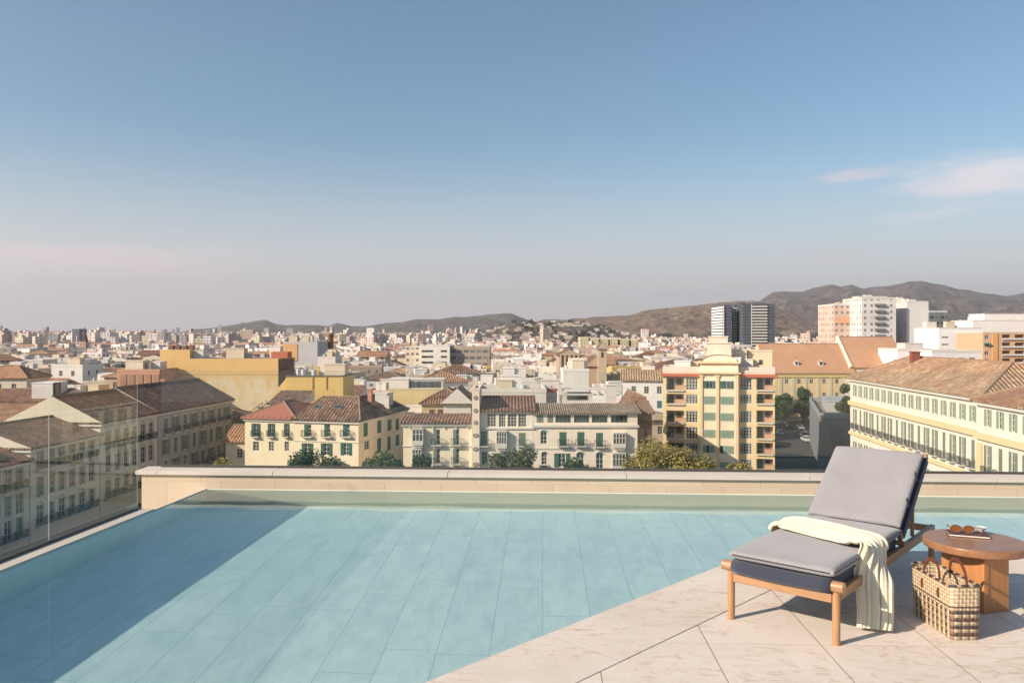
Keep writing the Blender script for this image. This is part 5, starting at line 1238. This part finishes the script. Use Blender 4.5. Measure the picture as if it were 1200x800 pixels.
def cushion(x0, x1, L, T, mat, edge, name, par, M, n=30, p=12, q=.30, dip=0.0):
    """a soft rectangular cushion with rounded rim; the piping goes under it as a sub-part"""
    m = MB(); W = x1 - x0; mi = m.mi(mat)
    def prof(u, v): return max(0.0, (1 - abs(u) ** p) * (1 - abs(v) ** p)) ** q
    idx = {}
    us = [math.sin(math.pi / 2 * (-1 + 2 * i / n)) for i in range(n + 1)]
    for s in (1, -1):
        for i, u in enumerate(us):
            for j, v in enumerate(us):
                if s == -1 and (i in (0, n) or j in (0, n)): idx[s, i, j] = idx[1, i, j]; continue
                z = s * T / 2 * prof(u, v) + (dip * (MN.noise(Vector((u * 2.2, v * 2.6, x0 * 9 + L)))) if s > 0 and abs(u) < .98 and abs(v) < .98 else 0)
                idx[s, i, j] = len(m.v); m.v.append(tuple(M @ Vector((x0 + W * (u + 1) / 2, L * (v + 1) / 2, z))))
    for i in range(n):
        for j in range(n):
            a, b, c, d = idx[1, i, j], idx[1, i + 1, j], idx[1, i + 1, j + 1], idx[1, i, j + 1]; m.f.append((a, b, c, d))
            a, b, c, d = idx[-1, i, j], idx[-1, i + 1, j], idx[-1, i + 1, j + 1], idx[-1, i, j + 1]; m.f.append((d, c, b, a))
    m.m = [mi] * len(m.f); o = m.build(name, par, True)
    e = MB(); pts = []
    r = .028; cs = [(x0 + r, r, 180), (x1 - r, r, 270), (x1 - r, L - r, 0), (x0 + r, L - r, 90)]
    for cx, cy_, a0 in cs:
        for k in range(7): a = R(a0 + 15 * k); pts.append(M @ Vector((cx + (r - .004) * math.cos(a), cy_ + (r - .004) * math.sin(a), 0)))
    e.tube(pts + [pts[0]], .0055, edge, 8, cap=False); pp = e.build('piping', o, True); return o
M0 = Matrix.Translation((0, -.035, .382)) @ Matrix.Rotation(R(-.3), 4, 'X')
cushion(.0, LW, 1.27, .070, MF, MNV, 'seat_cushion', lg, M0, dip=.006)
ba = R(35.5)
bl = .70
MB0 = Matrix.Translation((0, 1.19, .408)) @ Matrix.Rotation(ba, 4, 'X')
cushion(.0, LW, bl, .060, MF, MNV, 'back_cushion', lg, MB0, dip=.006)
# backrest frame with navy sling behind the cushion
MBk = Matrix.Translation((0, 1.235, .330)) @ Matrix.Rotation(ba, 4, 'X')
for x in (.012, LW - .012):
    m = MB(); m.box((x - .014, -.02, -.012), (x + .014, bl + .085, .028), MTY, MBk); part(m, 'back_frame', lg, .005)
m = MB(); m.tube([MBk @ Vector((.026, bl + .052, .012)), MBk @ Vector((LW - .026, bl + .052, .012))], .014, MT, 20); part(m, 'top_bar', lg, .003)
m = MB(); m.box((-.008, .02, -.026), (LW + .008, bl + .048, .0335), MNV, MBk); part(m, 'back_sling', lg, .008)
m = MB(); m.box((.028, bl + .030, .000), (LW - .028, bl + .074, .050), MNV, MBk); part(m, 'top_sleeve', lg, .014, 4)
for x in (.04, LW - .04):
    m = MB(); m.tube([MBk @ Vector((x, .48, -.02)), (x, 1.62, RH)], .013, MTZ, 12); part(m, 'prop', lg, 0)
for yy in (.2, .45): 
    m = MB(); m.box((LW - .002, yy, -.03), (LW + .006, yy + .022, .055), MNV, MB0); part(m, 'strap', lg, .002)
# ------------------------------------------------------------------ throw
def mat_throw():
    t = NT('ribbed_wool'); uv = t.uv(); x = t.xyz(uv)
    w = t.math('SINE', t.math('MULTIPLY', x[0], 2 * math.pi * 16)); k = t.math('SINE', t.math('MULTIPLY', x[1], 420))
    c = t.mix(t.ramp(w, -1, .2), (.62, .55, .40), (.68, .61, .46)); t.base(c); t.rough(.95); t.b.inputs['Sheen Weight'].default_value = .3
    t.bump(t.math('ADD', w, t.math('MULTIPLY', k, .25)), .45, .005); return t.m
# centre line over the cushion, down the right side; (x, y, z, half width along y, tilt)
zc = .428
path = [(-.035, .70, .36, .13), (-.02, .72, .400, .145), (.012, .735, .428, .155), (.08, .745, .436, .17), (.18, .735, .433, .175), (.29, .70, .432, .175), (.40, .655, .432, .175), (.49, .61, .434, .17), (.56, .575, .434, .165), (.605, .55, .424, .155), (.630, .53, .395, .15), (.646, .49, .345, .13), (.660, .44, .28, .115), (.676, .39, .20, .098), (.688, .35, .12, .092), (.696, .32, .05, .090), (.700, .31, .020, .090)]
twist = lambda z: R(66) * smooth(.40, .22, z) if z < .40 else 0
m = MB(); nx = 72; mi = m.mi(mat_throw()); NP = 64
def cat(P, t):
    i = min(len(P) - 2, int(t)); f = t - i; p0, p1, p2, p3 = P[max(0, i - 1)], P[i], P[i + 1], P[min(len(P) - 1, i + 2)]
    return [.5 * (2 * b + (-a + c) * f + (2 * a - 5 * b + 4 * c - d) * f * f + (-a + 3 * b - 3 * c + d) * f ** 3) for a, b, c, d in zip(p0, p1, p2, p3)]
uvs = []; acc = 0; last = None
for i in range(NP + 1):
    c = cat(path, (len(path) - 1) * i / NP); c2 = cat(path, min(len(path) - 1.001, (len(path) - 1) * i / NP + .05)); 
    T = Vector((c2[0] - c[0], c2[1] - c[1], c2[2] - c[2]))
    if T.length < 1e-6: T = Vector((0, 0, -1))
    T.normalize(); tw = R(64) * (1 - smooth(.20, .40, c[2])) * (1 if c[0] > .5 else 0); A = Vector((math.sin(tw), math.cos(tw), 0)); A = A - T * A.dot(T); A.normalize(); N = A.cross(T) * -1
    if N.z < -.2 or (abs(N.z) <= .2 and N.x < 0 and tw == 0) or (tw > 0 and N.dot(Vector((math.cos(tw), -math.sin(tw), 0))) < 0): N = -N
    if last is not None: acc += (Vector(c[:3]) - last).length
    last = Vector(c[:3])
    for j in range(nx + 1):
        s = -1 + 2 * j / nx; k = abs(s)
        fold = .0065 * math.sin(s * 15 + .4 * math.sin(i * .14)) + .006 * math.sin(s * 27 + 1.3 + i * .05) + .004 * MN.noise(Vector((s * 4, i * .12, 3)))
        drop = .012 * k ** 6
        fold *= 1 - .25 * smooth(.62 * NP, .8 * NP, i) 
        p = Vector(c[:3]) + A * (s * c[3] + .010 * math.sin(i * .21 + 2) * (1 if s > 0 else .5)) + N * (.010 + fold - drop)
        m.v.append(tuple(p)); uvs.append((s * .17, acc))
for i in range(NP):
    for j in range(nx): a = i * (nx + 1) + j; m.f.append((a, a + 1, a + nx + 2, a + nx + 1)); m.m.append(mi)
thr = m.build('throw', None, True)
for l in thr.data.loops: thr.data.uv_layers[0].data[l.index].uv = uvs[l.vertex_index]
so = thr.modifiers.new('thick', 'SOLIDIFY'); so.thickness = .007; so.offset = 0
thr.location = (leg1.x, leg1.y, 0); thr.rotation_euler = (0, 0, LR)
tag(thr, 'cream ribbed throw draped across the lounger seat and hanging down its side', 'throw')
# ------------------------------------------------------------------ side table
TC = Vector(cw(2.868, 4.934)).to_3d(); TH = .386
tb = thing('side_table', 'round wooden side table with a slab pedestal right of the lounger', 'side table', (TC.x, TC.y, 0), R(2.2 + 16))
MTT = wood('table_top_wood', (.34, .17, .088), (.24, .115, .06), 0, .8, .30); MTP = wood('table_leg_wood', (.50, .23, .085), (.38, .16, .06), 2, .8)
m = MB(); n = 96; rr = .288; prof_ = [(rr - .012, TH - .050), (rr - .003, TH - .047), (rr, TH - .040), (rr, TH - .008), (rr - .003, TH - .002), (rr - .009, TH)]
for a, z in prof_:
    for i in range(n): m.v.append((a * math.cos(2 * math.pi * i / n), a * math.sin(2 * math.pi * i / n), z))
mi = m.mi(MTT)
for r_ in range(len(prof_) - 1):
    for i in range(n): a = r_ * n + i; b = r_ * n + (i + 1) % n; m.f.append((a, b, b + n, a + n)); m.m.append(mi)
m.f.append(tuple(reversed(range(n)))); m.m.append(mi); m.f.append(tuple((len(prof_) - 1) * n + i for i in range(n))); m.m.append(mi)
o = m.build('tabletop', tb, True); o.modifiers.new('wn', 'WEIGHTED_NORMAL')
bx = Matrix.Translation((-.055, -.03, 0))
for (a, b) in (((-.075, -.16, 0), (-.037, .16, TH - .051)), ((-.036, -.155, 0), (.12, -.117, TH - .051)), ((-.036, .117, 0), (.12, .155, TH - .051)), ((.082, -.1165, 0), (.12, .1165, TH - .051))):
    m = MB(); m.box(a, b, MTP, bx); part(m, 'pedestal_board', tb, .004)
# ------------------------------------------------------------------ basket
BP = Vector(cw(2.459, 4.525)).to_3d(); BL = .44; BW = .165; BH = .285
bk = thing('basket', 'woven checked basket bag with leather handles standing on the deck before the side table', 'basket', (BP.x, BP.y, 0), R(2.2 + .5))
def mat_weave():
    t = NT('checked_weave'); x = t.xyz(t.uv()); c0 = .0235
    u = t.math('DIVIDE', x[0], c0); v = t.math('DIVIDE', x[1], .0195)
    iu, iv = t.math('FLOOR', u), t.math('FLOOR', v)
    over = t.math('MODULO', t.math('ADD', t.math('ADD', iu, iv), 400), 2)
    hu = t.math('MODULO', t.math('ADD', iu, 400), 2); hv = t.math('LESS_THAN', t.math('MODULO', t.math('ADD', iv, 400), 4), .5)
    k4 = t.math('LESS_THAN', t.math('MODULO', t.math('ADD', iu, 400), 4), 1.5)
    navy, brown, cream = (.018, .02, .038), (.10, .035, .022), (.60, .47, .31)
    wc = t.mix(k4, navy, brown)
    k5 = t.math('LESS_THAN', t.math('MODULO', t.math('ADD', iv, 401), 4), 1.5)
    hc = t.mix(k5, brown, navy)
    vert = t.mix(hu, cream, wc); horz = t.mix(hv, cream, hc)
    low = t.mix(t.math('GREATER_THAN', over, .5), vert, t.mix(hu, cream, t.mix(.7, cream, wc)))
    ny = t.xyz(t.n('ShaderNodeTexCoord').outputs['Normal'])[1]; hv2 = t.math('MODULO', t.math('ADD', iv, 400), 2)
    rows = t.mix(hv2, cream, t.mix(over, hc, t.mix(hu, wc, hc))); rows = t.mix(t.math('MULTIPLY', t.math('SUBTRACT', 1.0, hu), t.math('SUBTRACT', 1.0, hv2)), rows, cream)
    rows = t.mix(t.math('MULTIPLY', t.math('MULTIPLY', hu, t.math('SUBTRACT', 1.0, hv2)), .6), rows, wc)
    low = t.mix(t.math('GREATER_THAN', t.math('ABSOLUTE', ny), .7), low, rows)
    up = t.mix(t.math('MULTIPLY', t.math('GREATER_THAN', t.math('MULTIPLY', hu, t.math('GREATER_THAN', over, .5)), .5), t.math('LESS_THAN', t.math('ABSOLUTE', t.math('SUBTRACT', iv, 11)), .5)), cream, (.14, .06, .04))
    top = t.math('GREATER_THAN', v, 8.0); c = t.mix(top, low, up)
    line = t.math('MULTIPLY', t.math('GREATER_THAN', v, 8.6), t.math('LESS_THAN', v, 9.1)); c = t.mix(line, c, (.07, .04, .035))
    fu = t.math('ABSOLUTE', t.math('SUBTRACT', t.math('FRACT', u), .5)); fv = t.math('ABSOLUTE', t.math('SUBTRACT', t.math('FRACT', v), .5))
    u2 = t.math('FRACT', t.math('MULTIPLY', u, 1.5)); 
    edge = t.math('MAXIMUM', t.ramp(fu, .38, .5), t.ramp(fv, .38, .5)); c = t.mix(t.math('MULTIPLY', edge, .55), c, (.10, .06, .035))
    c = t.mix(t.math('MULTIPLY', t.noise(60, 3, t.obj()), .25), c, (.35, .25, .15))
    t.base(c); t.rough(.45)
    hgt = t.math('ADD', t.math('MULTIPLY', t.math('COSINE', t.math('MULTIPLY', fu, 3.14)), t.ramp(over, 0, 1, .4, 1)), t.math('MULTIPLY', t.math('COSINE', t.math('MULTIPLY', fv, 3.14)), t.ramp(over, 0, 1, 1, .4)))
    t.bump(hgt, .9, .004); return t.m
MWV = mat_weave()
def rrect(a, b, r, n=6):
    P = []
    for cx, cy_, a0 in ((a - r, b - r, 0), (-a + r, b - r, 90), (-a + r, -b + r, 180), (a - r, -b + r, 270)):
        for k in range(n + 1): q = R(a0 + 90 * k / n); P.append((cx + r * math.cos(q), cy_ + r * math.sin(q)))
    return P
def basket_wall():
    m = MB(); mi = m.mi(MWV); nz_ = 24; uv_ = []; ring0 = rrect(BW / 2, BL / 2, .022); n = len(ring0)
    per = [0]
    for i in range(n): a, b = Vector(ring0[i]), Vector(ring0[(i + 1) % n]); per.append(per[-1] + (b - a).length)
    for sh in (0, 1):
        for k in range(nz_ + 1):
            z = BH * k / nz_; f = .93 + .09 * (k / nz_) ** .8; r = rrect(BW / 2 * f - sh * .005, BL / 2 * (.95 + .06 * k / nz_) - sh * .005, .022 + .012 * k / nz_)
            zz = z + .010 * (abs(0) if k < nz_ else 0)
            for i in range(n + 1):
                x, y = r[i % n]; lift = .022 * (abs(y) / (BL / 2)) ** 3 * (k / nz_) - .010 * (k / nz_)
                m.v.append((x, y, max(.004 * sh, z + lift))); uv_.append((per[i], z))
    st = (n + 1) * (nz_ + 1)
    for sh in (0, 1):
        for k in range(nz_):
            for i in range(n):
                a = sh * st + k * (n + 1) + i; q = (a, a + 1, a + n + 2, a + n + 1); m.f.append(q if sh == 0 else q[::-1]); m.m.append(mi)
    m.f.append(tuple(st + i for i in range(n))); m.m.append(mi)
    o = m.build('body', bk, True)
    for l in o.data.loops: o.data.uv_layers[0].data[l.index].uv = uv_[l.vertex_index]
    rim = [(m.v[nz_ * (n + 1) + i][0], m.v[nz_ * (n + 1) + i][1], m.v[nz_ * (n + 1) + i][2]) for i in range(n)]
    e = MB(); e.tube(rim + [rim[0]], .0075, mat_rim(), 8, cap=False); e.build('rim', bk, True)
def mat_rim():
    t = NT('bound_rim'); x = t.xyz(t.obj()); s = t.math('ADD', x[0], x[1]); k = t.math('MODULO', t.math('FLOOR', t.math('ADD', t.math('DIVIDE', s, .022), 100)), 3)
    c = t.mix(t.math('GREATER_THAN', k, .5), (.42, .30, .17), (.10, .045, .03)); c = t.mix(t.math('GREATER_THAN', k, 1.5), c, (.03, .03, .045)); t.base(c); t.rough(.5); return t.m
basket_wall()
LEA = NT('brown_leather'); LEA.base(LEA.mix(LEA.noise(30, 4, LEA.obj()), (.16, .06, .035), (.09, .035, .022))); LEA.rough(.4); LEA = LEA.m
for sx in (-1, 1):
    m = MB(); P = []
    for k in range(25):
        a = math.pi * k / 24; P.append(Vector((sx * (BW / 2 - .004 - .012 * math.sin(a)), .085 * -math.cos(a), BH - .075 + (.075 if True else 0) + .125 * math.sin(a) ** .75 - .03)))
    P = [Vector((sx * (BW / 2 + .002), -.086, BH - .09)), Vector((sx * (BW / 2 + .004), -.086, BH - .055))] + P + [Vector((sx * (BW / 2 + .004), .086, BH - .055)), Vector((sx * (BW / 2 + .002), .086, BH - .09))]
    for i, p in enumerate(P):
        for dx, dw in ((-.003, -1), (.003, -1), (.003, 1), (-.003, 1)):
            t_ = (P[min(i + 1, len(P) - 1)] - P[max(i - 1, 0)]).normalized(); w_ = t_.cross(Vector((1, 0, 0))).normalized()
            m.v.append(tuple(p + Vector((dx, 0, 0)) + w_ * dw * .009))
    mi = m.mi(LEA)
    for i in range(len(P) - 1):
        for j in range(4): a = i * 4 + j; b = i * 4 + (j + 1) % 4; m.f.append((a, b, b + 4, a + 4)); m.m.append(mi)
    m.f += [(0, 1, 2, 3), tuple(len(P) * 4 - 1 - i for i in range(4))]; m.m += [mi, mi]; m.build('handle', bk, False)
# ------------------------------------------------------------------ things on the table
bo = G(1134, 627, TH); nbk = thing('notebook', 'thin dark brown notebook lying open-edged on the side table under the sunglasses', 'notebook', (bo.x, bo.y, TH + .001), R(-18))
m = MB(); m.box((-.115, -.065, 0), (.115, .065, .003), plain('brown_cover', (.09, .035, .025), .45)); m.box((-.115, -.065, .012), (.115, .065, .015), plain('brown_cover', (.09, .035, .025), .45)); m.box((-.115, .062, .003), (.115, .065, .012), plain('brown_cover', (.09, .035, .025), .45)); part(m, 'cover', nbk, .001, 2)
m = MB(); m.box((-.111, -.062, .0031), (.111, .0618, .0119), plain('paper', (.7, .66, .58), .8)); m.build('pages', nbk)
bo2 = bo + Vector((.095, .03, 0)); cup = thing('small_dish', 'small white folded dish standing at the right end of the notebook', 'dish', (bo2.x, bo2.y, TH + .0195))
m = MB(); m.tube([(0, 0, 0), (0, 0, .004), (0, 0, .022), (0, 0, .026)], [.016, .020, .034, .036], plain('glazed_white', (.75, .72, .66), .3), 28); m.build('dish', cup, True)
sg = thing('sunglasses', 'tortoiseshell sunglasses with amber lenses resting on the notebook', 'sunglasses', (bo.x - .045, bo.y - .02, TH + .0195), R(-16))
TOR = plain('tortoiseshell', (.17, .055, .025), .2); t = NT('amber_lens'); t.base((.20, .07, .02)); t.rough(.06); t.b.inputs['Specular IOR Level'].default_value = .8; AMB = t.m
n = 28
for sx in (-1, 1):
    ring = [(sx * .036 + .030 * math.cos(2 * math.pi * i / n), -.002, .026 + .024 * math.sin(2 * math.pi * i / n) * (1 if math.sin(2 * math.pi * i / n) < 0 else .9)) for i in range(n)]
    m = MB(); m.tube(ring + [ring[0]], .0036, TOR, 8, cap=False); fr_ = m.build('frame', sg, True)
    m = MB(); m.face([(x, y - .001, z) for x, y, z in ring], AMB); m.face([(x, y + .001, z) for x, y, z in reversed(ring)], AMB); m.build('lens', fr_)
    m = MB(); m.tube([(sx * .066, 0, .034), (sx * .070, .01, .034), (sx * .068, .08, .030), (sx * .060, .125, .012)], [.003, .003, .0028, .0036], TOR, 8); m.build('temple', sg, True)
m = MB(); m.tube([(-.009, -.002, .032), (0, -.003, .036), (.009, -.002, .032)], .0032, TOR, 8); m.build('bridge', sg, True)
